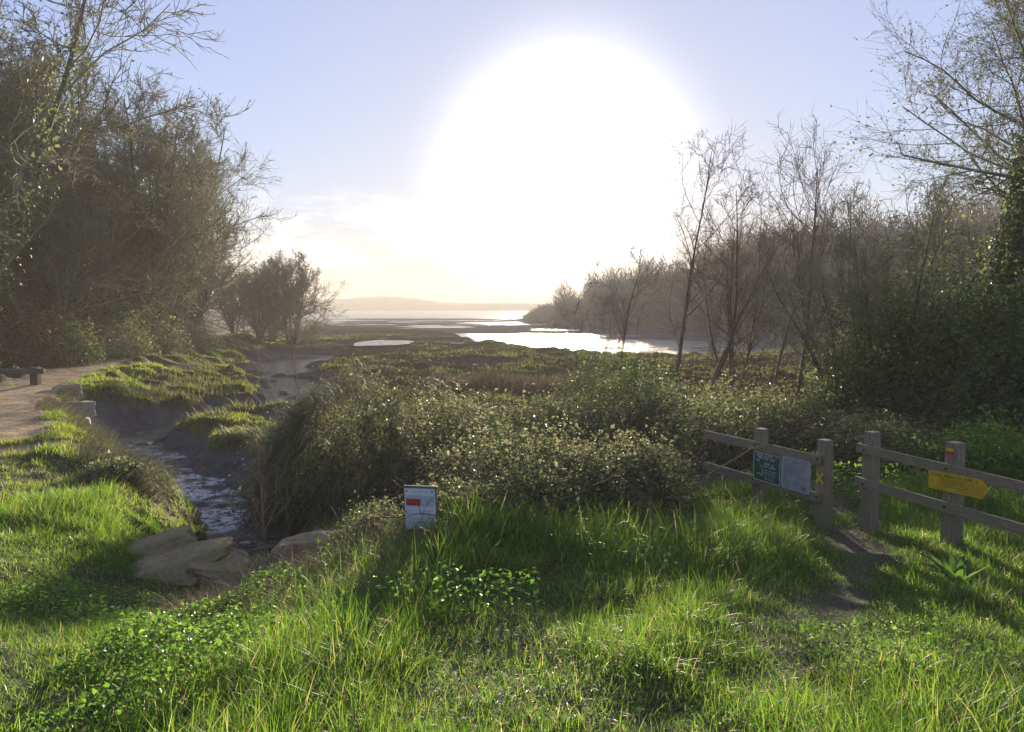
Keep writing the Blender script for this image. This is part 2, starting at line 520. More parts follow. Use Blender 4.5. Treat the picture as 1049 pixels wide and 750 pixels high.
# ------------------------------------------------------------------ ground and water
def build_ground():
    th = np.concatenate([np.arange(-46, 46, .28), np.arange(46, 314, 3.0)])
    th = np.radians(th)
    r = [0.6]
    while r[-1] < 3000:
        r.append(r[-1] * (1.008 if r[-1] < 200 else 1.02) + (0.0 if r[-1] > 4 else .01))
    r = np.array(r)
    nt_, nr = len(th), len(r)
    X = r[:, None] * np.sin(th)[None]
    Y = r[:, None] * np.cos(th)[None]
    Z = terrain(X, Y)
    V = np.stack([X, Y, Z], -1).reshape(-1, 3)
    i = np.arange(nr - 1)[:, None] * nt_
    j = np.arange(nt_)[None]
    j2 = (j + 1) % nt_
    Fq = np.stack([i + j, i + nt_ + j, i + nt_ + j2, i + j2], -1).reshape(-1, 4)[:, ::-1]
    c0 = len(V)
    V = np.concatenate([V, [[0, 0, .95]]])
    tri = np.stack([np.arange(nt_), (np.arange(nt_) + 1) % nt_, np.full(nt_, c0)], -1)[:, ::-1]
    o = mk('ground', V, [Fq, tri], ground_mat(), smooth=True)
    tag(o, 'rough grassy ground falling to mud creek and salt marsh', 'ground', kind='structure')
    x, y, z = V.T
    zones(o.data, x, y, z)
    return o

def zone_vals(x, y, z):
    off = path_off(x, y)
    nz = fbm(x * .9, y * .9, 3, 50) - .5
    path = (1 - sstep(1.0, 1.6, np.abs(off) + nz * 2.4)) * sstep(2, 6, y) * (1 - sstep(110, 140, y))
    dt, _ = seg_dist(x, y, TRAIL)
    trail = (1 - sstep(.0, .42, dt + nz * .6)) * (y > 1) * sstep(4.6, 7.2, y)
    dc, k = seg_dist(x, y, CREEK)
    w = np.interp(k, range(len(CREEK)), [c[2] for c in CREEK])
    lz = land(x, y)
    cx = np.interp(y, [10.3, 12.7, 14, 15.6, 17.1, 18.6, 20.9, 23.2], [-3.5, -4.36, -5.14, -6.05, -7.3, -8.6, -10.2, -11.8])
    west = sstep(.2, -.2, x - cx) * (1 - sstep(20, 22, y))
    low = sstep(.22, .45, lz - z + nz * .25) * (dc < w + 3.0) * (y > 9)
    low = low * (1 - west * sstep(-1.38, -1.2, z))
    mud = np.maximum(low, sstep(-.95, -1.15, z) * (y > 15) * (np.hypot(x, y) < 900))
    marsh = sstep(17, 24, y + nz * 6) * sstep(1.6, 4.5, off + nz * 4)
    wood = np.maximum(sstep(2.2, 4.0, -off + nz * 2), sstep(-1, 2, x - (5.2 + .22 * y)) * sstep(8, 12, y))
    wood = wood * (y > 10) * (y < 130)
    r = np.hypot(x, y)
    far = np.maximum(sstep(800, 900, r), (y > 70) * sstep(0, 6, x - np.interp(y, SHORE[:, 0], SHORE[:, 1])))
    return dict(path=path, trail=trail, mud=mud, marsh=marsh, wood=wood, far=far)

def zones(me, x, y, z):
    for k, v in zone_vals(x, y, z).items():
        a = me.attributes.new(k, 'FLOAT', 'POINT')
        a.data.foreach_set('value', np.asarray(v, np.float32))

build_ground()
_t = np.radians(np.arange(0, 360, 3))
_V = np.concatenate([[[0, 0, WATER_Z]], np.stack([2990 * np.sin(_t), 2990 * np.cos(_t), np.full_like(_t, WATER_Z)], -1)])
_k = np.arange(120)
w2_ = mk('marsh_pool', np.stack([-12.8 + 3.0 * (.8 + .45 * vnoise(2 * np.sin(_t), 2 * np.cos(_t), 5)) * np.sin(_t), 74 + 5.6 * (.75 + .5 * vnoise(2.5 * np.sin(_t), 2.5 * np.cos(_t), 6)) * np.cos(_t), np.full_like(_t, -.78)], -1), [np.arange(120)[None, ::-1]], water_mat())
tag(w2_, 'small still pool lying in the salt marsh', 'water', kind='structure')
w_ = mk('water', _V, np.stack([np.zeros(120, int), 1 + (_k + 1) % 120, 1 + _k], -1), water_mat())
tag(w_, 'shining tidal water of the creek and the wide bay', 'water', kind='structure')

# ------------------------------------------------------------------ grass
def in_view(x, y, pad=.12):
    return np.abs(x) < (0.675 + pad) * y + .8

def scatter(n, x0, x1, y0, y1, rng=RNG):
    return x0 + (x1 - x0) * rng.random(n), y0 + (y1 - y0) * rng.random(n)

def clump_blades(cx, cy, per, spread, hl, width, nseg, rng=RNG, tilt=(.25, .2), bend=(.7, .45), hfun=None, zoff=-.02):
    n = len(cx)
    ids = np.repeat(np.arange(n), per)
    g = rng.normal(size=(len(ids), 2)) * spread
    x, y = cx[ids] + g[:, 0], cy[ids] + g[:, 1]
    ch = (.65 + .7 * rng.random(n))
    lean = rng.random(n) * 6.283
    L = (hl[0] + (hl[1] - hl[0]) * rng.random(len(ids)) ** 1.3) * ch[ids]
    if hfun is not None: L = L * hfun(x, y)
    ok = L > .02
    x, y, L, g, ids = x[ok], y[ok], L[ok], g[ok], ids[ok]
    az = np.arctan2(g[:, 1] + .5 * spread * np.sin(lean[ids]), g[:, 0] + .5 * spread * np.cos(lean[ids])) + rng.normal(0, .5, len(x))
    P = np.stack([x, y, terrain(x, y) + zoff], -1)
    W = width * (.6 + .8 * rng.random(len(x)))
    ti = np.abs(rng.normal(tilt[0], tilt[1], len(x)))
    be = np.abs(rng.normal(bend[0], bend[1], len(x)))
    return blades(P, az, L, W, ti, be, nseg, rng)

def grass_height(x, y):
    v = zone_vals(x, y, terrain(x, y))
    dt, _ = seg_dist(x, y, TRAIL)
    worn = .24 + .76 * sstep(.08, .75, dt + .6 * (fbm(x * 1.3, y * 1.3, 3, 77) - .5))
    f = fbm(x * .8, y * .8, 3, 70)
    h = (.34 + .55 * sstep(.38, .66, f) + .35 * sstep(.55, .75, fbm(x * 1.7, y * 1.7, 2, 71))) * worn
    tall = np.exp(-((x - 1.35) / 1.2) ** 2 - ((y - 7.3) / 1.1) ** 2)
    h = h * (1 - .45 * sstep(-1.2, -2.6, x) * (y < 9)) + .38 * tall
    thick = sstep(7.5, 8.1, y - .25 * np.abs(x + .2)) * (x > -1.7) * (x < .6) + sstep(8.1, 8.8, y - .2 * np.abs(x - .3)) * (x >= .6) * (x < 2.4)
    thick = np.maximum(thick, np.exp(-((x + 2.35) / .5) ** 2 - ((y - 8.3) / .55) ** 2))
    h = h * (1 - .8 * thick)
    h = h * (1 - .93 * sstep(.3, .8, v['path'])) * (1 - .96 * sstep(.4, .8, v['mud'])) * (1 - .75 * v['wood'] * (y < 30))
    return np.where(h < .05, 0, h)

# near meadow
x, y = scatter(14000, -6.5, 8.5, 1.9, 11.0)
ok = in_view(x, y)
x, y = x[ok], y[ok]
near = y < 6.5
parts = [clump_blades(x[near], y[near], 48, .085, (.08, .34), .0052, 4, hfun=grass_height, tilt=(.42, .32), bend=(1.0, .7)),
         clump_blades(x[~near], y[~near], 42, .095, (.10, .40), .0072, 4, hfun=grass_height, tilt=(.36, .28), bend=(1.0, .6))]
x, y = scatter(13000, -6.5, 8.0, 1.9, 9.5)
ok = in_view(x, y)
def under_h(x, y):
    v = zone_vals(x, y, terrain(x, y))
    dt, _ = seg_dist(x, y, TRAIL)
    return (.7 + .6 * fbm(x, y, 2, 19)) * (1 - .85 * (1 - sstep(.05, .42, dt + .4 * (fbm(x * 2, y * 2, 2, 78) - .5))) * sstep(4.6, 6.8, y)) * (1 - sstep(.4, .7, v['mud'])) * (1 - sstep(.3, .7, v['path']))
parts.append(clump_blades(x[ok], y[ok], 26, .10, (.04, .12), .0055, 2, hfun=under_h, tilt=(.5, .35), bend=(.8, .5)))
tag(mk('grass', *merge(parts), M['grass']), 'long lush green grass covering the near slope', 'grass', kind='stuff')

# left bank turf
x, y = scatter(9000, -17, -3.4, 7.0, 26)
ok = in_view(x, y)
x, y = x[ok], y[ok]
ok = path_off(x, y) < 6.5
x, y = x[ok], y[ok]
pa = clump_blades(x, y, 26, .13, (.07, .24), .012, 3, hfun=grass_height)
y = 20 * (85 / 20) ** RNG.random(9000)
x = np.interp(y, PATH_Y, PATH_X) + 1.0 + 10 * RNG.random(9000) ** 1.4
def turf_h(x, y):
    v = zone_vals(x, y, terrain(x, y))
    return (.15 + 1.0 * sstep(.40, .62, fbm(x * .35, y * .2, 3, 170))) * (.6 + .8 * fbm(x * 2, y * 2, 2, 172)) * (1 - sstep(.2, .5, v['mud'])) * (1 - .95 * sstep(.3, .7, v['path']))
x = np.concatenate([x, -.4 + .9 * RNG.normal(size=260)])
y = np.concatenate([y, 21.5 + 1.0 * RNG.normal(size=260)])
pb = clump_blades(x, y, 16, .2, (.05, .17), .024, 2, hfun=turf_h)
tag(mk('turf', *merge([pa, pb]), M['turf']),
    'short bright sunlit turf on the bank beside the dirt path', 'grass', kind='stuff')

# long grass hanging over the creek banks
k_ = RNG.random(34000) * 10.5
i_ = k_.astype(int)
w_ = k_ - i_
cxy = np.array(CREEK)[:, :2]
c0 = cxy[i_] * (1 - w_[:, None]) + cxy[i_ + 1] * w_[:, None]
tn = norm(cxy[i_ + 1] - cxy[i_])
sg = np.where(RNG.random(len(k_)) < .5, -1, 1)
dd_ = 1.15 + 1.5 * RNG.random(len(k_))
x, y = c0[:, 0] - tn[:, 1] * sg * dd_, c0[:, 1] + tn[:, 0] * sg * dd_
z = terrain(x, y)
ok = (z > -.95 + .35 * fbm(x * .9, y * .9, 2, 88)) & (z < -.02) & (fbm(x * .7, y * .7, 3, 90) > .40)
x, y, z, tn, sg = x[ok], y[ok], z[ok], tn[ok], sg[ok]
n_ = len(x)
az_ = np.arctan2(-tn[:, 0] * sg, tn[:, 1] * sg) + RNG.normal(0, .5, n_)
tag(mk('bank_grass', *blades(np.stack([x, y, z], -1), az_, .22 + .38 * RNG.random(n_), .011 * (.7 + .8 * RNG.random(n_)), np.abs(RNG.normal(.5, .3, n_)), np.abs(RNG.normal(1.7, .5, n_)), 4), M['drape']),
    'shaggy grass hanging over the mud banks of the creek', 'grass', kind='stuff')

# salt marsh tussocks
def marsh_h(x, y):
    v = zone_vals(x, y, terrain(x, y))
    return np.clip((np.hypot((x + 12.8) / 3.6, (y - 70) / 15) > 1) * v['marsh'] * (1 - sstep(.2, .5, v['mud'])) * (.35 + 1.3 * sstep(.35, .7, fbm(x * .3, y * .18, 3, 61))), 0, 2)
u = RNG.random(22000)
y = 18 * (100 / 18) ** u
x = (RNG.random(len(y)) * 1.15 - .62) * y
tag(mk('marsh_grass', *clump_blades(x, y, 9, .22, (.08, .24), .032, 2, hfun=marsh_h, tilt=(.3, .2), bend=(.5, .3)), M['marsh']),
    'olive brown salt marsh tussocks spreading to the bay', 'marsh grass', kind='stuff')

# brown sedge band behind the thicket
x, y = scatter(2200, -7, 4, 20, 36)
ok = (fbm(x * .45, y * .3, 3, 222) > .56)
x, y = x[ok], y[ok]
tag(mk('brown_sedge', *clump_blades(x, y, 16, .2, (.3, .75), .022, 2, tilt=(.15, .12), bend=(.4, .3)), M['heath']),
    'reddish brown dead sedge behind the bramble thicket', 'sedge', kind='stuff')

# dry thatch on the slope by the culvert stone
x, y = scatter(200, -2.7, -.9, 5.6, 8.3)
tag(mk('dry_grass', *clump_blades(x, y, 40, 1*.10, (.18, .42), .006, 4, tilt=(.8, .3), bend=(1.2, .5), zoff=.03), M['drygrass']),
    'dry straw coloured grass hanging down the slope beside the culvert stone', 'dry grass', kind='stuff')

# low broad leaved ground cover (nettle, clover, dock)
def cover(n, x0, x1, y0, y1, size, hmax, thr, seed):
    rng = np.random.default_rng(seed)
    x, y = scatter(n, x0, x1, y0, y1, rng)
    f = fbm(x * .9, y * .9, 3, seed)
    ok = (f > thr) & in_view(x, y)
    x, y, f = x[ok], y[ok], f[ok]
    z = terrain(x, y) + hmax * rng.random(len(x)) ** .8 * sstep(thr, thr + .2, f)
    N = norm(rng.normal(size=(len(x), 3)) * .45 + np.array([0, 0, 1.0]))
    return leaves(np.stack([x, y, z], -1), N, size * (.5 + .9 * rng.random(len(x))), .62, .14, rng)
parts = [cover(34000, -6.2, -1.6, 3.2, 7.4, .038, .26, .50, 91), cover(9000, 1.8, 6.5, 3.0, 6.8, .036, .22, .50, 92),
         cover(2500, -1.8, .2, 5.2, 7.4, .045, .3, .5, 93), cover(7000, 4.6, 9, 9.3, 12.5, .06, .5, .4, 94)]
tag(mk('ground_cover', *merge(parts), M['broad']), 'leafy nettles and clover growing through the near grass', 'ground cover', kind='stuff')

# pale leafy herbs along the foot of the wooded bank
x, y = scatter(9000, -32, -14, 24, 60)
o_ = path_off(x, y)
ok = (o_ < -1.7) & (o_ > -5) & (fbm(x * .5, y * .5, 3, 33) > .42)
x, y = x[ok], y[ok]
P = np.stack([x, y, terrain(x, y) + .45 * RNG.random(len(x))], -1)
tag(mk('undergrowth', *leaves(P, RNG.normal(size=(len(x), 3)) * .5 + [0, -.3, .8], .16, .6), M['ivy']),
    'dark leafy undergrowth along the far edge of the dirt path', 'undergrowth', kind='stuff')

# ------------------------------------------------------------------ bushes
def bush(name, label, cat, group, u, vtop, d, hw, ry, n, ls, mat, seed, lobes=5, canes=40, base=None, stem_mat=None, shell=.34, cane_len=.7, part='foliage', up=.45):
    rng = np.random.default_rng(seed)
    top = pt(u, vtop, d)
    rx = hw / F_PX * d
    x0, y0 = top[0], d
    zb = tz(x0, y0) - .08 if base is None else base
    H = max(top[2] - zb, .25)
    root = thing(name, label, cat, (x0, y0, zb), 0, group)
    cs = [(0, 0, 0, .80, .85, 1.0)]
    for k in range(lobes):
        a = 6.283 * (k + rng.random() * .6) / lobes
        q = .38 + .25 * rng.random()
        cs.append((rx * q * math.cos(a), ry * q * math.sin(a), 0, .50 + .18 * rng.random(), .5 + .2 * rng.random(), .55 + .38 * rng.random()))
    per = n // len(cs)
    Ps, Ns = [], []
    for (cx, cy, cz, sx, sy, sz) in cs:
        uu = norm(rng.normal(size=(per, 3)) * np.array([1, 1, .9]))
        uu[:, 2] = np.abs(uu[:, 2]) * 1.08 - .08
        ph = rng.random((6, 3)) * 6.28
        fr = rng.normal(size=(6, 3)) * 4.0
        lump = sum(np.sin((uu @ fr[k]) + ph[k, 0]) for k in range(6)) / 6
        rad = (1 + .30 * lump) * (1 - shell * rng.random(per) ** 1.6)
        rad *= 1 + (rng.random(per) < .14) * rng.random(per) * .38
        p = uu * rad[:, None] * np.array([rx * sx, ry * sy, H * sz]) + np.array([cx, cy, 0])
        Ps.append(p)
        Ns.append(norm(uu * .6 + np.array([0, 0, up]) + rng.normal(size=(per, 3)) * .55))
    P, Nn = np.concatenate(Ps), np.concatenate(Ns)
    mk(part, *leaves(P, Nn, ls * (.35 + 1.1 * rng.random(len(P)) ** 1.6), .66, .16, rng), mat, root)
    if canes:
        canes = int(canes * 1.6)
        a = rng.random(canes) * 6.283
        q = np.sqrt(rng.random(canes)) * .8
        o = np.stack([rx * q * np.cos(a), ry * q * np.sin(a), np.full(canes, .0)], -1)
        dd = np.stack([np.cos(a) * .8, np.sin(a) * .8, np.ones(canes)], -1)
        Lc = (H + .12) * (1.05 + cane_len * rng.random(canes)) * np.sqrt(np.clip(1.1 - q * q, .2, 1))
        pts, rd = grow(o, dd, Lc, np.full(canes, .007), np.full(canes, .003), 9, .17, -.10, rng)
        mk('canes', *tubes(pts, rd, 3), stem_mat or M['cane'], root)
    return root

BR = 'bramble bushes of the thicket behind the grass'
BUSH = [
 # name, label, cat, group, u, vtop, d, halfwidth px, ry, leaves, leafsize, mat, lobes, canes
 ('bramble_bush', 'big rounded bramble mound draped with grass beside the creek', 'bush', BR, 396, 388, 14.4, 116, 2.1, 40000, .075, 'bramble', 6, 30),
 ('bramble_bush', 'brownish bramble bush adjoining the right flank of the big draped mound', 'bush', BR, 492, 396, 16.4, 78, 1.7, 16000, .072, 'bramble', 5, 40),
 ('bramble_bush', 'sunlit low bramble directly behind the small white notice', 'bush', BR, 474, 490, 8.0, 66, .55, 7000, .052, 'bramble', 5, 25),
 ('bramble_bush', 'bramble filling the hollow between the draped mound and the pale leaved bramble', 'bush', BR, 490, 425, 11.2, 66, 1.1, 12000, .06, 'bramble', 5, 30),
 ('bramble_bush', 'low pale bramble filling the gap right of the small white notice', 'bush', BR, 540, 470, 8.5, 66, .7, 9000, .054, 'bramble', 5, 25),
 ('bramble_bush', 'low pale bramble above the tuft of tall sunlit grass', 'bush', BR, 606, 470, 9.2, 62, .8, 9000, .054, 'bramble', 5, 25),
 ('bramble_bush', 'short sprig covered bramble spilling over the culvert stone block', 'bush', BR, 385, 512, 8.1, 48, .5, 5000, .040, 'bramble', 4, 15),
 ('bramble_bush', 'pale leaved bramble in the middle of the thicket above the tall grass tuft', 'bush', BR, 556, 432, 9.9, 92, .95, 15000, .058, 'bramble', 5, 45),
 ('bramble_bush', 'wide bramble at the back of the thicket below the leafless slender tree', 'bush', BR, 590, 402, 17.5, 75, 1.6, 15000, .078, 'bramble', 5, 40),
 ('bramble_bush', 'bramble leaning down to the grass on the left of the green board', 'bush', BR, 650, 444, 10.2, 62, 1.0, 12000, .062, 'bramble', 5, 30),
 ('bramble_bush', 'glossy bramble rising beneath the two tall slender trees', 'bush', BR, 690, 382, 18.0, 76, 1.6, 16000, .08, 'bramble', 5, 35),
 ('bramble_bush', 'dark evergreen bush against the water under the leafless slender tree', 'bush', BR, 628, 350, 22.0, 76, 1.6, 20000, .075, 'ivy', 6, 20),
 ('bramble_bush', 'bramble hump right behind the green board fence', 'bush', BR, 745, 402, 14.2, 64, 1.4, 14000, .068, 'bramble', 5, 30),
 ('bramble_bush', 'silvery bramble hump beneath the tree with upswept forked crown', 'bush', BR, 805, 392, 15.6, 66, 1.5, 14000, .07, 'bramble', 5, 30),
 ('bramble_bush', 'sun flecked bramble behind the gap between the two fences', 'bush', BR, 872, 418, 13.2, 56, 1.2, 12000, .066, 'bramble', 5, 30),
 ('bramble_bush', 'dim bramble between the fence gap and the ivy thicket', 'bush', BR, 925, 425, 13.6, 60, 1.3, 11000, .066, 'ivy', 5, 30),
 ('ivy_thicket', 'tall dark ivy clad thicket on the right under the catkin tree', 'thicket', None, 965, 225, 18.5, 105, 2.4, 42000, .115, 'ivy', 7, 30),
 ('ivy_thicket', 'dark ivy mass running off the right edge of the view', 'thicket', None, 1062, 262, 15.5, 105, 2.0, 30000, .105, 'ivy', 6, 20),
 ('leafy_bush', 'soft green bush behind the fence with the yellow arrow board', 'bush', None, 1018, 428, 11.6, 66, 1.0, 15000, .055, 'broad', 5, 20),
 ('leafy_bush', 'small dark leafy bush alone on the bright left bank', 'bush', None, 118, 470, 12.3, 30, .55, 4500, .06, 'bramble', 4, 25),
 ('scrub_bush', 'leafy scrub under the leaning hazel stems', 'bush', None, 880, 350, 19.5, 55, 1.6, 14000, .075, 'ivy', 5, 50),
 ('scrub_bush', 'brown scrub beneath the dense twiggy tree clump', 'bush', None, 765, 372, 21.5, 55, 1.4, 9000, .07, 'bramble', 5, 90),
]
for i, b in enumerate(BUSH):
    name, label, cat, grp, u_, vt, d_, hw, ry, n, ls, mt, lob, can = b
    bush(name, label, cat, grp, u_, vt, d_, hw, ry, n, ls, M[mt], 100 + i, lob, can, base=-1.15 if i == 0 else None)

# grass hanging down the flank of the big mound: part of that mound
def drape(root, n, rx, ry, H, seed):
    rng = np.random.default_rng(seed)
    uu = norm(rng.normal(size=(n, 3)))
    uu[:, 2] = np.abs(uu[:, 2])
    az0 = np.arctan2(uu[:, 1], uu[:, 0])
    lum = np.sin(uu[:, 0] * 9 + 1) * np.sin(uu[:, 2] * 7) * .25
    keep = (uu[:, 1] < .3) & (uu[:, 0] + lum + rng.normal(0, .22, n) < .2) & (uu[:, 2] + lum + rng.normal(0, .15, n) < .80)
    uu, az0 = uu[keep], az0[keep]
    P = uu * np.array([rx, ry, H]) * ((.97 + .12 * lum[keep] + .10 * rng.random(len(uu)))[:, None])
    L = .30 + .65 * rng.random(len(uu)) ** 1.4
    lock = np.sin(az0 * 23 + 3 * np.sin(uu[:, 2] * 11)) + .6 * np.sin(az0 * 51 + uu[:, 2] * 17)
    P = P * (1 + .05 * lock[:, None])
    return mk('grass_drape', *blades(P, az0 + .7 * lock + rng.normal(0, .3, len(uu)), L, .014 * (.6 + .8 * rng.random(len(uu))), np.abs(rng.normal(.9, .25, len(uu))),
              np.abs(rng.normal(1.9, .4, len(uu))), 5, rng), M['drape'], root)
big = [o for o in COL.objects if o.get('label', '').startswith('big rounded bramble')][0]
drape(big, 34000, 116 / F_PX * 14.4 * 1.0, 2.1, 1.0 * pt(396, 388, 14.4)[2] - big.location.z, 5)

# ------------------------------------------------------------------ trees
def tree_mesh(seed, H, r, stems=1, lean=(0, 0), levels=(11, 7, 6, 4), spread=45, top=1.0, low=.25, K0=10, wig=.07, up=.05, l1=.42, twig_r=.006, ivy=0, buds=0, tipup=.03):
    """returns dict of mesh arrays, base at the origin"""
    rng = np.random.default_rng(seed)
    n = stems
    o = np.zeros((n, 3))
    a = rng.random(n) * 6.283
    if n > 1:
        o[:, 0], o[:, 1] = .05 * H * .6 * np.cos(a) * rng.random(n), .05 * H * .6 * np.sin(a) * rng.random(n)
    d = np.stack([lean[0] + (.28 * np.cos(a) if n > 1 else 0 * a), lean[1] + (.28 * np.sin(a) if n > 1 else 0 * a), np.ones(n)], -1)
    L = H * .92 * (np.ones(n) if n == 1 else .7 + .35 * rng.random(n))
    rr = r * (np.ones(n) if n == 1 else .5 + .5 * rng.random(n))
    o[:, 2] = -.25
    pts, rad = grow(o, d, L, rr, np.full(n, max(r * .12, twig_r)), K0, wig, up, rng, .85)
    out = {'trunk': [tubes(pts, rad, 7)], 'crown': []}
    def len1(t, g): return H * l1 * (.55 + .75 * g.random(t.shape)) * (1.2 - .85 * t) * top
    p1, r1 = spawn(pts, rad, levels[0], low, .98, (spread, 13), len1, 8, .12, up + tipup, rng, .55, twig_r * 1.6)
    out['crown'].append(tubes(p1, r1, 4))
    ln = np.linalg.norm(p1[:, -1] - p1[:, 0], axis=1)
    p2, r2 = spawn(p1, r1, levels[1], .12, 1., (42, 14), lambda t, g: ln[:, None] * .48 * (.5 + .8 * g.random(t.shape)) * (1.15 - .6 * t), 6, .14, up * .7 + tipup, rng, .55, twig_r * 1.2)
    out['crown'].append(tubes(p2, r2, 3))
    ln2 = np.linalg.norm(p2[:, -1] - p2[:, 0], axis=1)
    p3, r3 = spawn(p2, r2, levels[2], .1, 1., (40, 15), lambda t, g: ln2[:, None] * .5 * (.5 + .8 * g.random(t.shape)) + .06, 5, .15, tipup, rng, .6, twig_r)
    out['crown'].append(tubes(p3, r3, 3))
    tips = p3
    if levels[3]:
        ln3 = np.linalg.norm(p3[:, -1] - p3[:, 0], axis=1)
        p4, r4 = spawn(p3, r3, levels[3], .1, 1., (40, 16), lambda t, g: ln3[:, None] * .6 * (.5 + .8 * g.random(t.shape)) + .05, 4, .15, tipup, rng, .7, twig_r * .8)
        out['crown'].append(tubes(p4, r4, 3))
        tips = p4
    if buds:
        q = tips.reshape(-1, 3)
        q = q[rng.integers(0, len(q), buds)] + rng.normal(size=(buds, 3)) * .03
        out['buds'] = leaves(q, rng.normal(size=(buds, 3)), (.05 if H < 12 else .085) * (.6 + .9 * rng.random(buds)), .5, .1, rng)
    if ivy:
        idx = rng.integers(0, n, ivy)
        t = rng.random(ivy) ** 1.3 * .75 * (K0 - 1)
        i0 = np.clip(t.astype(int), 0, K0 - 2)
        w = (t - i0)[:, None]
        c = pts[idx, i0] * (1 - w) + pts[idx, i0 + 1] * w
        dr = norm(rng.normal(size=(ivy, 3)) * np.array([1, 1, .3]))
        q = c + dr * (.10 + r + (.30 if H < 11 else .55) * rng.random((ivy, 1)) ** 2)
        out['ivy'] = leaves(q, dr + [0, 0, .4], (.09 if H < 10 else .115) * (.5 + .9 * rng.random(ivy)), .7, .15, rng)
    return out

def tree_obj(name, label, cat, loc, rz, meshes, mats, group=None, scale=1.0):
    root = thing(name, label, cat, loc, rz, group)
    root.scale = (scale,) * 3
    for k, arr in meshes.items():
        V, fs = merge(arr) if isinstance(arr, list) else (arr[0], [arr[1]])
        part = {'buds': 'buds', 'ivy': 'ivy'}.get(k, k)
        mk(part, V, fs, mats[k], root, smooth=k in ('trunk', 'crown'))
    return root

def copy_tree(src, loc, rz, label, scale=1.0, group=None):
    r = src.copy()
    COL.objects.link(r)
    r.location, r.rotation_euler, r.scale = loc, (0, 0, rz), (scale,) * 3
    r['label'] = label
    if group: r['group'] = group
    for ch in list(src.children):
        c = ch.copy()
        COL.objects.link(c)
        c.parent = r
    return r

TM = {'trunk': M['bark'], 'crown': M['twig'], 'buds': M['buds'], 'ivy': M['ivy']}
TO = {'trunk': M['bark'], 'crown': M['twigolive'], 'buds': M['buds'], 'ivy': M['ivy']}

def base(u, d, sink=0.0):
    x = (u - CU) / F_PX * d
    return (x, d, tz(x, d) - sink)

def single(name, label, u, d, vtop, seed, mats=TM, group=None, rz=0, **kw):
    b = base(u, d)
    H = (pt(u, vtop, d)[2] - b[2])
    return tree_obj(name, label, 'tree', b, rz, tree_mesh(seed, H, kw.pop('r', .012 * H), **kw), mats, group)

# the bare trees over the thicket
single('slender_tree', 'leafless slender tree with thin twisted trunk in front of the glittering water', 634, 26, 236, 11, r=.065, levels=(10, 5, 5, 2), spread=50, low=.35, lean=(-.02, 0), l1=.5, twig_r=.007)
single('slender_tree', 'tallest slender bare tree with slightly leaning trunk beside the sun glare', 686, 24, 118, 12, r=.08, levels=(15, 6, 5, 2), spread=44, low=.25, lean=(.04, 0), l1=.40, twig_r=.006)
single('slender_tree', 'slender bare tree with curved forked trunk just right of the tallest one', 716, 24.5, 138, 13, r=.085, stems=2, levels=(10, 6, 5, 2), spread=40, low=.35, lean=(.03, 0), l1=.42, wig=.11, twig_r=.006)
single('twiggy_tree', 'dense clump of thin upright twigs between the forked tree and the upswept tree', 752, 25, 196, 14, r=.07, stems=5, levels=(8, 6, 5, 2), spread=32, low=.2, l1=.42, twig_r=.006)
single('bare_tree', 'bare tree with single trunk and upswept forked crown of straight rods', 818, 23, 142, 15, r=.095, levels=(17, 6, 4, 2), spread=38, low=.45, l1=.46, twig_r=.006, wig=.05, up=.09)
single('bare_tree', 'small bare tree standing at the left foot of the upswept forked tree', 792, 24, 262, 16, r=.06, levels=(10, 6, 5, 2), spread=40, low=.3, l1=.42, twig_r=.006)
single('low_bare_tree', 'low spreading bare tree at the water edge left of the slender tree', 590, 30, 288, 17, r=.06, stems=2, levels=(9, 6, 5, 2), spread=55, low=.15, l1=.6, twig_r=.007)
HZ = 'leaning hazel stems right of the upswept tree'
single('hazel', 'leaning hazel clump of many bent stems right of the upswept forked tree', 866, 20, 205, 18, r=.06, stems=8, levels=(8, 5, 5, 2), spread=40, low=.25, l1=.4, twig_r=.006, lean=(-.12, 0), mats=TO)
single('hazel', 'taller brownish hazel clump rising in front of the ivy thicket', 908, 19, 150, 19, r=.07, stems=8, levels=(9, 5, 5, 2), spread=40, low=.25, l1=.4, twig_r=.006, mats=TO, buds=2500)
# big catkin tree on the right, bough sweeping left over the hazels
single('catkin_tree', 'tall tree with pale budding twigs whose boughs sweep left above the ivy thicket', 1020, 17, -30, 27, r=.20, levels=(20, 9, 8, 4), spread=64, low=.45, l1=.56, twig_r=.0045, lean=(-.05, 0), mats=TO, buds=9000, ivy=6000, up=.02)
single('catkin_tree', 'budding tree behind the sweeping boughs at the right edge', 1060, 22, -30, 21, r=.18, levels=(20, 9, 7, 4), spread=55, low=.4, l1=.50, twig_r=.005, mats=TO, buds=7000, ivy=5000)
single('overhanging_tree', 'tree outside the right edge whose bare bough hangs into the upper right corner', 1190, 11.5, -330, 22, r=.2, levels=(14, 8, 7, 4), spread=68, low=.42, l1=.46, twig_r=.004, lean=(-.02, 0), mats=TM, buds=5000)

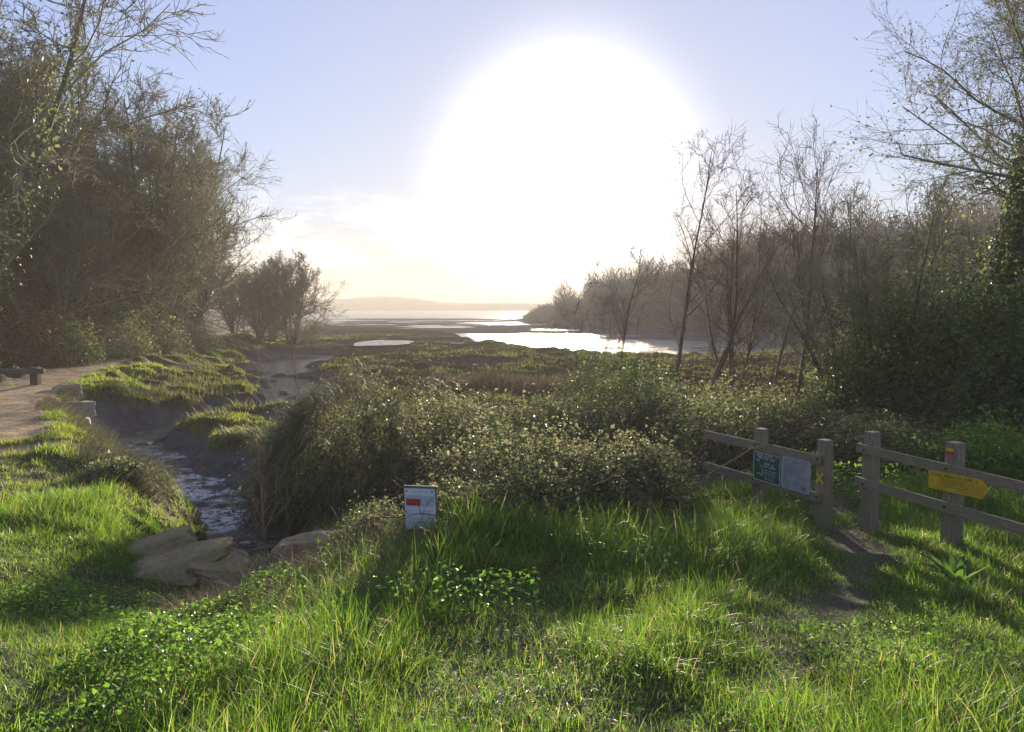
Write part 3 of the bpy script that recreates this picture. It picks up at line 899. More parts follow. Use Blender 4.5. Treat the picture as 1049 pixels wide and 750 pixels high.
# left wood: three grown trees, copied with turns and sizes
PT = []
protos = [tree_mesh(31, 13, .20, stems=3, levels=(15, 8, 6, 3), spread=48, low=.10, l1=.36, twig_r=.012, ivy=4500, buds=5000),
          tree_mesh(32, 12, .17, stems=5, levels=(11, 7, 6, 3), spread=42, low=.08, l1=.36, twig_r=.012, buds=6000, ivy=7000),
          tree_mesh(33, 14, .24, stems=2, levels=(20, 8, 6, 3), spread=52, low=.12, l1=.38, twig_r=.012, ivy=5000, buds=5000)]
PH = [13, 12, 14]
GW = 'bare trees of the left wood'
LEFT = [(12, 33, -70, 2, 'big limbed tree at the left edge with boughs reaching the top of the view'),
        (-60, 29, -110, 0, 'tree just outside the left edge whose twigs fill the upper left corner'),
        (70, 37, 62, 0, 'twiggy tree on the path bend next to the big limbed tree'),
        (108, 41, 78, 1, 'many stemmed tree above the bend of the dirt path'),
        (140, 45, 98, 2, 'ivy stemmed tree in the middle of the front row of the left wood'),
        (162, 50, 98, 1, 'many stemmed tree right of the ivy stemmed one in the left wood'),
        (182, 56, 132, 0, 'twiggy tree second from the open end of the left wood'),
        (196, 62, 175, 1, 'last tree of the left wood where the path leaves it'),
        (40, 48, 35, 1, 'tree in the back row behind the big limbed tree'),
        (96, 56, 74, 2, 'tree in the back row above the path bend'),
        (150, 62, 118, 0, 'tree in the back row behind the ivy stemmed one'),
        (5, 42, 10, 0, 'tree in the back row filling the left edge'),
        (-30, 36, -20, 1, 'many stemmed tree outside the left edge behind the wooden barrier')]
first = {}
for i, (u_, d_, vt, k, lab) in enumerate(LEFT):
    b = base(u_, d_)
    H = pt(u_, vt, d_)[2] - b[2]
    s = H / PH[k] * 1.10
    rz = i * 2.1
    if k not in first:
        first[k] = tree_obj('wood_tree', lab, 'tree', b, rz, protos[k], TO, GW, s)
    else:
        copy_tree(first[k], b, rz, lab, s)
GC = 'bare trees on the far bend of the shore'
sm = tree_mesh(41, 8, .12, stems=6, levels=(11, 6, 5, 3), spread=50, low=.06, l1=.46, twig_r=.014, buds=1500, ivy=900)
f4 = None
for i, (u_, d_, vt, lab) in enumerate([(265, 72, 258, 'dark bushy tree with many trunks at the bend of the shore'), (298, 75, 246, 'pale fine twigged tree standing furthest out on the shore'),
                                       (240, 76, 258, 'tree of the shore clump closest to the left wood'), (280, 80, 256, 'tree at the back of the shore clump between two others')]):
    b = base(u_, d_)
    s = (pt(u_, vt, d_)[2] - b[2]) / 8
    if f4 is None: f4 = tree_obj('shore_tree', lab, 'tree', b, 0, sm, TO, GC, s)
    else: copy_tree(f4, b, i * 1.9, lab, s)

# shrubs under the left wood
SH = [(15, 300, 33, 45, 'deadleaf', 'shrub with rusty brown dead foliage at the left edge above the barrier'),
      (62, 315, 35, 40, 'ivy', 'dark ivy shrub behind the bend of the dirt path'),
      (110, 312, 40, 42, 'ivy', 'dark shrub between path bend and ivy stemmed tree'),
      (150, 318, 46, 40, 'bramble', 'greyish shrub in the shade under the left wood'),
      (186, 318, 52, 36, 'bramble', 'shrub under the open end of the left wood'),
      (30, 258, 36, 40, 'deadleaf', 'taller shrub of rusty brown foliage behind the edge one')]
for i, (u_, vt, d_, hw, mt, lab) in enumerate(SH):
    bush('wood_shrub', lab, 'shrub', 'shrubs under the left wood', u_, vt, d_, hw, 1.8, 9000, .13, M[mt], 300 + i, 6, 70, stem_mat=M['twig'])

# far wooded headland: one mass
def far_wood(n, seed, name, label, ufun, ls, per):
    rng = np.random.default_rng(seed)
    c, hh, ww = ufun(n, rng)
    parts = []
    uu = norm(rng.normal(size=(n * per, 3)))
    uu[:, 2] = np.abs(uu[:, 2]) * 1.1 - .1
    ids = np.repeat(np.arange(n), per)
    rad = (1 - .45 * rng.random(n * per) ** 1.5) * (1 + .18 * np.sin(uu[:, 0] * 9 + ids) * np.sin(uu[:, 1] * 8 + 2 * ids))
    P = c[ids] + uu * rad[:, None] * np.stack([ww[ids], ww[ids], hh[ids]], -1)
    d = norm(uu + rng.normal(size=uu.shape) * .5 + [0, 0, .5])
    L = ls * (.6 + .8 * rng.random(len(P)))
    pts, rd = grow(P - d * .5 * L[:, None], d, L, np.full(len(P), .065), np.full(len(P), .03), 3, .25, 0, rng)
    return tag(mk(name, *tubes(pts, rd, 3), M['twig']), label, 'wood', kind='stuff')

def head(n, rng):
    y = 100 + 150 * rng.random(n)
    sx = np.interp(y, SHORE[:, 0], SHORE[:, 1])
    x = sx + 2 + 62 * rng.random(n) ** 1.1
    z = terrain(x, y)
    h = np.minimum(4 + 7 * rng.random(n), 4.0 + .8 * (x - sx))
    h = 1.2 * h * (1 - .6 * sstep(186, 212, y))
    return np.stack([x, y, z], -1), h, 2.6 + 1.6 * rng.random(n)
far_wood(330, 51, 'headland_wood', 'hazy bare wood covering the headland across the inlet', head, 1.6, 480)

def shore_far(n, rng):
    a = -.62 + 1.0 * rng.random(n)
    r = 1040 + 70 * rng.random(n)
    x, y = r * np.sin(a), r * np.cos(a)
    return np.stack([x, y, np.maximum(terrain(x, y), -1.4)], -1), 3 + 4.5 * rng.random(n) ** 2, 4 + 5 * rng.random(n)
far_wood(520, 52, 'far_shore_wood', 'pale faded line of woods along the far shore of the bay', shore_far, 3.5, 60)

# litter of dead leaves and straws on the bare soil
lx, ly = scatter(5200, -16, 7, 2.4, 26)
v_ = zone_vals(lx, ly, terrain(lx, ly))
dt_, _ = seg_dist(lx, ly, TRAIL)
ok = ((v_['path'] > .3) | (dt_ < 1.0)) & in_view(lx, ly) & (RNG.random(len(lx)) < np.clip(9 / ly, 0, 1))
lx, ly = lx[ok], ly[ok]
P = np.stack([lx, ly, terrain(lx, ly) + .012], -1)
tag(mk('leaf_litter', *leaves(P, RNG.normal(size=(len(lx), 3)) * .35 + [0, 0, 1], .02 + .05 * RNG.random(len(lx)), .35, .12), M['deadleaf']),
    'brown dead leaves and straws littering the bare soil', 'leaf litter', kind='stuff')

# ------------------------------------------------------------------ box-built woodwork
def box_bm(sx, sy, sz, bev=.008):
    bm = bmesh.new()
    bmesh.ops.create_cube(bm, size=1)
    bmesh.ops.scale(bm, vec=(sx, sy, sz), verts=bm.verts)
    if bev:
        bmesh.ops.bevel(bm, geom=bm.edges[:], offset=bev, segments=2, affect='EDGES', profile=.6)
    return bm

def bm_obj(name, bm, mat, parent=None, mtx=None, smooth=False):
    me = bpy.data.meshes.new(name)
    bm.to_mesh(me)
    bm.free()
    if mtx is not None: me.transform(mtx)
    for m in (mat if isinstance(mat, list) else [mat]): me.materials.append(m)
    o = bpy.data.objects.new(name, me)
    COL.objects.link(o)
    if parent: o.parent = parent
    return o

def frame_mtx(o, xdir, zdir=(0, 0, 1)):
    x = Vector(xdir).normalized()
    z = Vector(zdir)
    y = z.cross(x).normalized()
    z = x.cross(y).normalized()
    return Matrix(((x.x, y.x, z.x, o[0]), (x.y, y.y, z.y, o[1]), (x.z, y.z, z.z, o[2]), (0, 0, 0, 1)))

def beam(name, a, b, h, t, mat, parent, roll=0, bev=.008):
    """a rail from a to b, height h, thickness t; grain runs along local z"""
    a, b = Vector(a), Vector(b)
    L = (b - a).length
    bm = box_bm(t, h, L, bev)
    rnd = random.Random(int(L * 1e5))
    for v in bm.verts:
        v.co.x += rnd.uniform(-.003, .003)
        v.co.y += rnd.uniform(-.004, .004)
    o = bm_obj(name, bm, mat, parent)
    z = (b - a).normalized()
    y = Vector((0, 0, 1))
    x = y.cross(z).normalized()
    y = z.cross(x)
    pl = parent.location if parent else Vector((0, 0, 0))
    m = Matrix(((x.x, y.x, z.x, 0), (x.y, y.y, z.y, 0), (x.z, y.z, z.z, 0), (0, 0, 0, 1)))
    c = (a + b) / 2 - pl
    o.matrix_local = Matrix.Translation(c) @ m
    return o

def post(parent, x, y, ztop, w, ang, mat, cap=.03):
    zb = tz(x, y) - .35
    H = ztop - zb
    bm = box_bm(w, w * .92, H, .012)
    top = max(v.co.z for v in bm.verts)
    for v in bm.verts:
        if v.co.z > top - .02:
            v.co.x *= .84
            v.co.y *= .84
            v.co.z += 0
    o = bm_obj('post', bm, mat, parent)
    o.location = Vector((x, y, (ztop + zb) / 2)) - parent.location
    o.rotation_euler = (0, 0, ang)
    return o

def bolt(parent, p, n, r=.014):
    bm = bmesh.new()
    bmesh.ops.create_cone(bm, cap_ends=True, segments=10, radius1=r, radius2=r * .8, depth=.012)
    o = bm_obj('bolt', bm, M['bolt'], parent)
    o.rotation_euler = Vector(n).to_track_quat('Z', 'Y').to_euler()
    o.location = Vector(p) - parent.location
    return o

# left fence
P2, P1, PE = np.array([3.83, 9.17]), np.array([3.37, 10.15]), np.array([2.93, 11.1])
dl = (PE - P2) / np.linalg.norm(PE - P2)
nl = np.array([-dl[1], dl[0]])            # towards the camera side, left
if nl[1] > 0: nl = -nl
angl = math.atan2(dl[1], dl[0])
FL = thing('wooden_fence', 'short grey wooden fence carrying the green board and the faded grey board', 'fence', (P1[0], P1[1], tz(*P1)))
W = .165
post(FL, P1[0], P1[1], 1.02, W, angl, M['wood'])
pp2 = post(FL, P2[0], P2[1], 1.04, W, angl, M['wood'])
rt = .045
e0 = P2 + nl * (W / 2 * .92 + rt / 2 + .002) - dl * .03
e1 = PE + nl * (W / 2 * .92 + rt / 2 + .002)
for zc, hh in ((.80, .115), (.335, .11)):
    beam('rail', (*e0, zc), (*e1, zc - .01), hh, rt, M['wood'], FL)
    for q in (P2, P1):
        c = q + nl * (W / 2 * .92 + rt + .006)
        bolt(FL, (*c, zc + .005), (nl[0], nl[1], 0))

# right fence
P3, P4 = np.array([4.28, 8.92]), np.array([4.66, 7.88])
dr = (P4 - P3) / np.linalg.norm(P4 - P3)
P5 = P4 + dr * 1.15
nr_ = np.array([-dr[1], dr[0]])
if nr_[0] > 0: nr_ = -nr_
angr = math.atan2(dr[1], dr[0])
FR = thing('wooden_fence', 'grey wooden fence on the right holding the yellow arrow board', 'fence', (P4[0], P4[1], tz(*P4)))
post(FR, P3[0], P3[1], 1.18, W, angr, M['wood'])
post(FR, P4[0], P4[1], 1.24, W, angr, M['wood'])
post(FR, P5[0], P5[1], 1.2, W, angr, M['wood'])
e0 = P3 + nr_ * (W / 2 * .92 + rt / 2 + .002) - dr * .12
e1 = P5 + nr_ * (W / 2 * .92 + rt / 2 + .002) + dr * .3
for zc, hh in ((.975, .105), (.57, .11)):
    beam('rail', (*e0, zc), (*e1, zc - .03), hh, rt, M['wood'], FR)
    for q in (P3, P4):
        c = q + nr_ * (W / 2 * .92 + rt + .006)
        bolt(FR, (*c, zc - .01), (nr_[0], nr_[1], 0))

# painted marks on the posts (children of the fences)
def strip(name, o, xd, zd, w, h, mat, parent, roll=0.0, t=.003):
    bm = box_bm(w, t, h, 0)
    ob = bm_obj(name, bm, mat, parent)
    x = Vector(xd).normalized()
    z = Vector(zd).normalized()
    y = z.cross(x)
    m = Matrix(((x.x, y.x, z.x, 0), (x.y, y.y, z.y, 0), (x.z, y.z, z.z, 0), (0, 0, 0, 1)))
    o_ = Vector(o) - (parent.location if parent else Vector())
    ob.matrix_local = Matrix.Translation(o_) @ m @ Matrix.Rotation(roll, 4, 'Y')
    return ob
c = P2 + nl * (W / 2 * .92 + .002) - dl * .0
for ro, off in ((.68, .0), (-.68, .002)):
    cc = c + nl * off
    tag(strip('waymark_cross', (*cc, .57), (dl[0], dl[1], 0), (0, 0, 1), .028, .17, M['paintyellow'], FL, ro), 'yellow painted bar of the cross')
c = P4 + nr_ * (W / 2 * .92 + .002)
strip('waymark_yellow', (*c, 1.165), (dr[0], dr[1], 0), (0, 0, 1), .085, .032, M['paintyellow'], FR)
strip('waymark_red', (*c, 1.118), (dr[0], dr[1], 0), (0, 0, 1), .085, .036, M['paintred'], FR)

# boards ---------------------------------------------------------------
def board(name, label, cat, c, xd, outline, t, mat, marks, tilt=0.0, normal_hint=None):
    """flat board: outline in board coordinates (x along xd, z up), marks = list of (name, quads list, mat)"""
    root = thing(name, label, cat, c)
    x = Vector((*xd, 0)).normalized()
    z = Vector((0, 0, 1))
    y = z.cross(x)
    m3 = Matrix((x, y, z)).transposed()
    rot = m3.to_4x4() @ Matrix.Rotation(tilt, 4, 'Y')
    root.rotation_euler = rot.to_euler()
    bm = bmesh.new()
    vs = [bm.verts.new((a, -t / 2, b)) for a, b in outline]
    f = bm.faces.new(vs)
    r = bmesh.ops.extrude_face_region(bm, geom=[f])
    bmesh.ops.translate(bm, vec=(0, t, 0), verts=[v for v in r['geom'] if isinstance(v, bmesh.types.BMVert)])
    bmesh.ops.recalc_face_normals(bm, faces=bm.faces)
    bm_obj('panel', bm, mat, root)
    for lv, (nm, rects, mt) in enumerate(marks):
        bm = bmesh.new()
        yy = -t / 2 - .0012 * (lv + 1)
        for rc in rects:
            if len(rc) == 4 and not isinstance(rc[0], tuple):
                x0, z0, x1, z1 = rc
                pts = [(x0, z0), (x1, z0), (x1, z1), (x0, z1)]
            else:
                pts = rc
            bm.faces.new([bm.verts.new((a, yy, b)) for a, b in pts])
        bm_obj(nm, bm, mt, root)
    return root

def rr_outline(w, h, r, n=5):
    out = []
    for cx, cz, a0 in ((w / 2 - r, h / 2 - r, 0), (-w / 2 + r, h / 2 - r, 90), (-w / 2 + r, -h / 2 + r, 180), (w / 2 - r, -h / 2 + r, 270)):
        for k in range(n + 1):
            a = R(a0 + 90 * k / n)
            out.append((cx + r * math.cos(a), cz + r * math.sin(a)))
    return out

def text_rows(x0, x1, z, h, rnd, word=(.016, .05), gap=.008, center=False, fill=1.0):
    """a row of unreadably small lettering: word-long runs of letter strokes"""
    out = []
    x = x0
    xe = x0 + (x1 - x0) * fill
    if center:
        m = (x1 - x0) * (1 - fill) / 2
        x, xe = x0 + m, x1 - m
    while x < xe:
        w = rnd.uniform(*word)
        w = min(w, xe - x)
        k = x
        while k < x + w - h * .25:
            lw = h * rnd.uniform(.38, .6)
            st = h * .17
            kind = rnd.random()
            out.append((k, z, k + st, z + h))
            if kind < .6: out.append((k + st, z + h - st, min(k + lw, x + w), z + h))
            if kind > .3: out.append((k + st, z, min(k + lw, x + w), z + st))
            if kind > .75 or kind < .2: out.append((k + lw - st, z + st, k + lw, z + h - st))
            k += lw + h * .22
        x += w + gap
    return out

def frame_rects(w, h, b, m=.006):
    W2, H2 = w / 2 - m, h / 2 - m
    return [(-W2, H2 - b, W2, H2), (-W2, -H2, W2, -H2 + b), (-W2, -H2 + b, -W2 + b, H2 - b), (W2 - b, -H2 + b, W2, H2 - b)]

rnd = random.Random(3)
xl = -dl                                    # along the board, left to right as seen
# green board from 775 to 803 px, grey board 804 to 835 px
def on_fence(P0, dvec, nvec, u, extra):
    """point on the fence line whose photo column is u"""
    k = (u - CU) / F_PX
    o = P0 + nvec * (W / 2 * .92 + rt + extra)
    t = (k * o[1] - o[0]) / (dvec[0] - k * dvec[1])
    return o + dvec * t
ga, gb = on_fence(P2, dl, nl, 775.2, .012), on_fence(P2, dl, nl, 803.5, .012)
gc, gw = (ga + gb) / 2, np.linalg.norm(ga - gb)
zt = pt(789, 464.5, gc[1])[2]
zb_ = pt(789, 494.5, gc[1])[2]
gh = zt - zb_
mk_g = [('border', frame_rects(gw, gh, .009), M['signwhite'])]
tx = []
q = gw / 2 - .05
for fz, h, fl in ((.40, .030, 1.0), (.31, .030, .82)):
    tx += text_rows(-q, q, gh * fz - h / 2, h, rnd, (.10, .22), .028, True, fl)
for fz, h, fl in ((.14, .028, .6), (.04, .028, .78)):
    tx += text_rows(-q + .10, q, gh * fz - h / 2, h, rnd, (.08, .2), .025, True, fl)
for fz in (-.08, -.15, -.22, -.31, -.38):
    tx += text_rows(-q + .12, q, gh * fz - .006, .013, rnd, (.03, .09), .012, True, rnd.uniform(.65, 1))
# the pale curved line and bird-like mark on the left of the board
for k in range(9):
    a0, a1 = k / 9, (k + 1) / 9
    f = lambda s: (-q + .02 + .10 * math.sin(s * 2.2), gh * (.22 - .55 * s))
    (xa, za), (xb, zb2) = f(a0), f(a1)
    tx.append([(xa, za), (xb, zb2), (xb + .008, zb2), (xa + .008, za)])
tx += [(-q, gh * .2, -q + .07, gh * .2 + .008), (-q + .02, -gh * .26, -q + .10, -gh * .26 + .010)]
board('notice_board', 'dark green board with white lettering screwed to the left fence', 'sign', (*gc, (zt + zb_) / 2), xl, rr_outline(gw, gh, .02), .008, M['signgreen'],
      mk_g + [('lettering', tx, M['signwhite'])])
ha, hb = on_fence(P2, dl, nl, 804.3, .012), on_fence(P2, dl, nl, 834.8, .012)
hc, hw_ = (ha + hb) / 2, np.linalg.norm(ha - hb)
zt, zb_ = pt(819.5, 470.0, hc[1])[2], pt(819.5, 503.2, hc[1])[2]
hh_ = zt - zb_
tx = []
q = hw_ / 2 - .04
for k in range(11):
    z = hh_ * (.42 - .052 * k) - .006
    tx += text_rows(-q, q, z, .014 if k else .02, rnd, (.03, .1), .012, k == 0, rnd.uniform(.7, 1) if k else .7)
for k in range(5):
    tx += text_rows(-q, q, hh_ * (-.22 - .055 * k), .02, rnd, (.015, .05), .02, False, rnd.uniform(.6, 1))
tx.append((q - .10, -hh_ * .44, q - .02, -hh_ * .32))
board('notice_board', 'faded pale grey board with rounded corners and small print next to the green board', 'sign', (*hc, (zt + zb_) / 2), xl, rr_outline(hw_, hh_, .045), .008,
      M['signgrey'], [('lettering', tx, M['signgreyink'])])

# yellow arrow board on the right fence
ya, yb = on_fence(P4, dr, nr_, 957.6, .012), on_fence(P4, dr, nr_, 1022, .012)
yc, yw = (ya + yb) / 2, np.linalg.norm(ya - yb)
z0 = pt(957.6, 490.3, ya[1])[2]
z1 = pt(1022, 503, yb[1])[2]
yh = pt(957.6, 481.3, ya[1])[2] - pt(957.6, 499.4, ya[1])[2]
out = [(-yw / 2, -yh / 2), (yw / 2 - yh * .42, -yh / 2), (yw / 2, 0), (yw / 2 - yh * .42, yh / 2), (-yw / 2, yh / 2)]
tx = []
q0, q1 = -yw / 2 + .03, yw / 2 - yh * .5
tx += text_rows(q0, q1, yh * .26, .024, rnd, (.07, .16), .022, False, .95)
for fz, a, b in ((.10, .18, .95), (-.02, .25, 1), (-.14, .2, .9), (-.26, .28, .95)):
    tx += text_rows(q0 + (q1 - q0) * a, q0 + (q1 - q0) * b, yh * fz, .011, rnd, (.03, .09), .012)
tx += text_rows(q0 + .3, q1, -yh * .40, .010, rnd, (.03, .07), .012)
board('arrow_sign', 'yellow arrow shaped board with black print pointing right on the fence', 'sign', (*yc, (z0 + z1) / 2), dr, out, .01, M['signyellow'],
      [('lettering', tx, M['black'])], tilt=math.atan2(z0 - z1, yw))

# small white notice in front of the bramble
SD = 7.4
sa, sb = pt(414.5, 521, SD + .05), pt(447.5, 520, SD - .05)
sc_ = (sa + sb) / 2
sw = np.linalg.norm((sb - sa)[:2])
sh = pt(431, 498.5, SD)[2] - pt(431, 544.0, SD)[2]
xd = (sb - sa)[:2]
q = sw / 2 - .022
mk_s = [('sheet', [(-sw / 2 + .009, -sh / 2 + .006, sw / 2 - .009, sh / 2 - .026)], M['paper']),
        ('bands', [(-q, sh * .04, q, sh * .29)], M['paperband']),
        ('red_panel', [(-q + .004, sh * .06, -q + (2 * q) * .52, sh * .21)], M['signred'])]
tx = text_rows(-q + .04, q - .02, sh * .365, .008, rnd, (.02, .05), .006, True, .8)
tx += [(-q, sh * .36, -q + .022, sh * .375 + .008), (q - .03, sh * .36, q - .006, sh * .375 + .008)]
tx += text_rows(-q, q, -sh * .06, .007, rnd, (.02, .06), .006) + text_rows(-q, q * .8, -sh * .145, .013, rnd, (.02, .07), .008)
for k in range(3): tx += text_rows(-q, q, -sh * (.20 + .028 * k), .005, rnd, (.01, .05), .005)
for k in range(4): tx += text_rows(-q, q, -sh * (.32 + .034 * k), .005, rnd, (.01, .05), .007, False, rnd.uniform(.5, 1))
tx += text_rows(-q + .01, -q + (2 * q) * .48, sh * .125, .009, rnd, (.02, .05), .008)
tx += [[(q * .5, sh * .08), (q * .9, sh * .25), (q * .9 + .006, sh * .25), (q * .5 + .006, sh * .08)], [(q * .35, sh * .22), (q * .62, sh * .12), (q * .62, sh * .12 + .006), (q * .35, sh * .22 + .006)]]
NB = board('notice', 'small white notice with red block on a short post in the grass', 'sign', sc_, xd, [(-sw / 2, -sh / 2), (sw / 2, -sh / 2), (sw / 2, sh / 2), (-sw / 2, sh / 2)], .018,
           M['signframe'], mk_s + [('lettering', tx, M['paperink'])], tilt=-.035)
bm = box_bm(.06, .045, 1.0, .005)
o = bm_obj('post', bm, M['wooddark'], NB)
o.location = (.03, .034, -.5 + sh / 2 - .01)

# leaning stake beside it
a = pt(452, 566, 7.5); b = pt(463, 520, 7.45)
ST = thing('wooden_stake', 'thin grey leaning stake in the grass beside the small white notice', 'stake', (a[0], a[1], a[2] - .1))
aa = np.array([[0, 0, -.1], [.045, 0, .16], (b - a) + [0, 0, .1]])[None]
mk('stick', *tubes(aa, np.array([[.014, .013, .010]]), 7), M['wood'], ST)

# ------------------------------------------------------------------ stones of the culvert
def rock(name, label, c, size, rz, seed, mat, tilt=(0, 0), cat='stone', group=None, jag=.26):
    rng = np.random.default_rng(seed)
    bm = bmesh.new()
    npt = 26
    q = rng.uniform(-.5, .5, (npt, 3))
    k = rng.integers(0, 3, npt)
    q[np.arange(npt), k] = np.where(rng.random(npt) < .5, -.5, .5) * (1 - jag * rng.random(npt))
    for p in q: bm.verts.new(p)
    bmesh.ops.convex_hull(bm, input=bm.verts[:])
    bmesh.ops.delete(bm, geom=[v for v in bm.verts if not v.link_faces], context='VERTS')
    bmesh.ops.bevel(bm, geom=bm.edges[:], offset=.02, segments=1, affect='EDGES')
    bmesh.ops.triangulate(bm, faces=bm.faces[:])
    for _ in range(3):
        bmesh.ops.subdivide_edges(bm, edges=[e for e in bm.edges if e.calc_length() > .06], cuts=1)
        bmesh.ops.triangulate(bm, faces=bm.faces[:])
    co = np.array([v.co[:] for v in bm.verts])
    a = fbm(co[:, 0] * 4 + co[:, 2] * 3.1 + seed, co[:, 1] * 4 - co[:, 2] * 2.3, 4, seed) - .5
    lay = np.abs((co[:, 2] * 6 + 1.2 * a) % 1 - .5)
    nn = norm(co)
    co = co + nn * (.13 * a + .035 * (lay - .25))[:, None]
    for v, p in zip(bm.verts, co): v.co = p
    bmesh.ops.scale(bm, vec=size, verts=bm.verts)
    o = bm_obj(name, bm, mat)
    o.location = c
    o.rotation_euler = (tilt[0], tilt[1], rz)
    return tag(o, label, cat if label else None, group)

GS = 'stones around the culvert'
c = pt(150, 568, 8.9) + [0, 0, .10]; rock('boulder', 'dark slanting boulder at the left end of the culvert stones', c - [0, 0, .12], (1.25, .62, .42), .25, 1, M['stone'], (.0, -.30), group=GS)
c = pt(183, 580, 8.5) + [0, 0, .10]; rock('boulder', 'flat layered stone in the middle of the culvert stones', c - [0, 0, .10], (1.3, .8, .30), .2, 2, M['stone'], (.1, -.16), group=GS)
c = pt(222, 583, 8.6) + [0, 0, .10]; rock('boulder', 'pale broad stone with mossy top nearest the creek water', c - [0, 0, .12], (1.1, .9, .42), -.1, 3, M['stone'], (.1, .16), group=GS)
c = pt(318, 562, 8.4) + [0, 0, .16]; rock('culvert_stone', 'flat topped stone block jutting from the grass slope above the creek', c - [0, 0, .22], (.80, .5, .42), -.12, 4, M['stone'], (.0, -.15), group=GS, jag=.07)
# stones in the creek bed
for k in range(34):
    rg = np.random.default_rng(600 + k)
    t = rg.random() * 3.6
    i0 = int(t)
    w = t - i0
    cx = CREEK[i0][0] * (1 - w) + CREEK[i0 + 1][0] * w + rg.normal() * .42
    cy = CREEK[i0][1] * (1 - w) + CREEK[i0 + 1][1] * w + rg.normal() * .3
    s = .10 + .22 * rg.random() ** 2
    rock('creek_stone', 'small dark wet stone lying in the creek bed', (cx, cy, max(tz(cx, cy), WATER_Z - .03) + .01), (s * 1.3, s, s * .6), rg.random() * 3, 700 + k, M['stone'], group='wet stones in the creek bed')

# ------------------------------------------------------------------ left: barrier, kerb wall, pipe
bx, by = pt(37, 396, 25.7)[0], 25.7
BZ = tz(bx, by)
BA = thing('wooden_barrier', 'low dark wooden rail on a stub post beside the dirt path', 'barrier', (bx, by, BZ))
o = bm_obj('post', box_bm(.26, .26, .85, .02), M['wooddark'], BA); o.location = (0, 0, .16)
zr = pt(37, 380, 25.7)[2]
beam('rail', (bx + .42, by - .18, zr), (bx - 3.4, by - .35, zr - .02), .17, .16, M['wooddark'], BA, bev=.02)
o = bm_obj('post', box_bm(.26, .26, .85, .02), M['wooddark'], BA); o.location = (-2.8, -.12, .12)

ky = [20.5, 22, 23.6, 25.2]
KW = thing('edging_stone', 'lichen yellow stone edging between the dirt path and the creek bank', 'kerb', (-13.2, 22.9, tz(-13.2, 22.9)))
for i, (u_, v_, d_, sx) in enumerate(((70, 399, 24.6, .95), (69.5, 409, 22.6, 1.3))):
    c = pt(u_, v_, d_)
    o = rock('stone_block', None, (0, 0, 0), (.62, sx * 1.1, .6), 0, 40 + i, M['kerbstone'], jag=.08)
    o.parent = KW
    o.location = Vector((c[0], c[1], tz(c[0], c[1]) - .08)) - KW.location
    o.rotation_euler = (0, 0, -.45 + .08 * i)
def hit(u, v, d0, d1):
    for d in np.arange(d0, d1, .05):
        p = pt(u, v, d)
        if p[2] <= tz(p[0], d): return p
    return pt(u, v, d1)
a = hit(90, 438, 15, 26)
pts = np.array([[[-.22, .35, .05], [0, 0, 0], [.2, -.35, -.1]]])
V, fq = tubes(pts, np.array([[.085, .085, .085]]), 14)
o = mk('drain_pipe', V, fq, M['white_plastic'], smooth=True, loc=(a[0], a[1], tz(a[0], a[1]) + .10))
sd = o.modifiers.new('wall', 'SOLIDIFY'); sd.thickness = .012
tag(o, 'short white plastic drain pipe poking from the bank under the edging stones', 'pipe')

# ------------------------------------------------------------------ dead stalks
def stalk(label, u, vb, d, vtop, seed, n1=14, lean=(0, 0), mat='deadstalk', r=.008, sub=7):
    rng = np.random.default_rng(seed)
    b = pt(u, vb, d)
    z = min(b[2], tz(b[0], d)) - .05
    H = pt(u, vtop, d)[2] - z
    root = thing('dead_weed', label, 'plant', (b[0], d, z), 0, 'dead plant stalks above the creek')
    p, rd = grow(np.zeros((1, 3)), np.array([[lean[0], lean[1], 1.]]), np.array([H]), np.array([r]), np.array([r * .4]), 9, .05, .03, rng)
    mk('stem', *tubes(p, rd, 5), M[mat], root)
    if n1:
        p1, r1 = spawn(p, rd, n1, .35, 1., (42, 10), lambda t, g: H * .28 * (1.25 - t) * (.7 + .6 * g.random(t.shape)), 6, .08, .08, rng, .6, .003)
        p2, r2 = spawn(p1, r1, sub, .2, 1., (45, 15), lambda t, g: .05 + .05 * g.random(t.shape), 3, .1, .05, rng, .8, .0025)
        q = p2[:, 1:].reshape(-1, 3)
        q = np.repeat(q, 2, 0) + rng.normal(size=(2 * len(q), 3)) * .012
        mk('foliage', *merge([tubes(p1, r1, 3), tubes(p2, r2, 3), leaves(q, rng.normal(size=q.shape), .02, .8, .1, rng)]), M[mat], root)  # bare side shoots and seed heads of the stalk, no leaves
    return root
stalk('tall rusty dead dock stalk with many side shoots above the creek', 272, 588, 9.3, 452, 1, 19, r=.012)
stalk('thin pale dead stalk left of the rusty dock stalk', 228, 575, 9.0, 480, 2, 5, (-.05, 0), 'deadstalk', .005)
stalk('single thin straight dead stem before the big draped mound', 362, 560, 8.6, 452, 3, 0, (.05, 0), 'deadstalk', .005)
stalk('pale bare forked sapling on the marsh edge behind the draped mound', 312, 400, 22, 352, 4, 7, (-.15, 0), 'twig', .02, 4)
stalk('short pale dead stalk right beside the pale forked sapling', 290, 402, 22, 358, 5, 4, (-.3, 0), 'twig', .016, 3)

# broad dock plant at the right
rg = np.random.default_rng(77)
dc = (3.9, 6.5)
DK = thing('dock_plant', 'broad leaved dock plant with long shiny leaves in the right corner grass', 'plant', (*dc, tz(*dc)))
n = 26
az = rg.random(n) * 6.283
P = np.stack([.05 * np.cos(az), .05 * np.sin(az), np.full(n, 0)], -1)
mk('leaves', *blades(P, az, .20 + .20 * rg.random(n), .055 + .025 * rg.random(n), np.abs(rg.normal(.75, .25, n)), np.abs(rg.normal(.9, .3, n)), 7, rg, .2), M['broad'], DK)

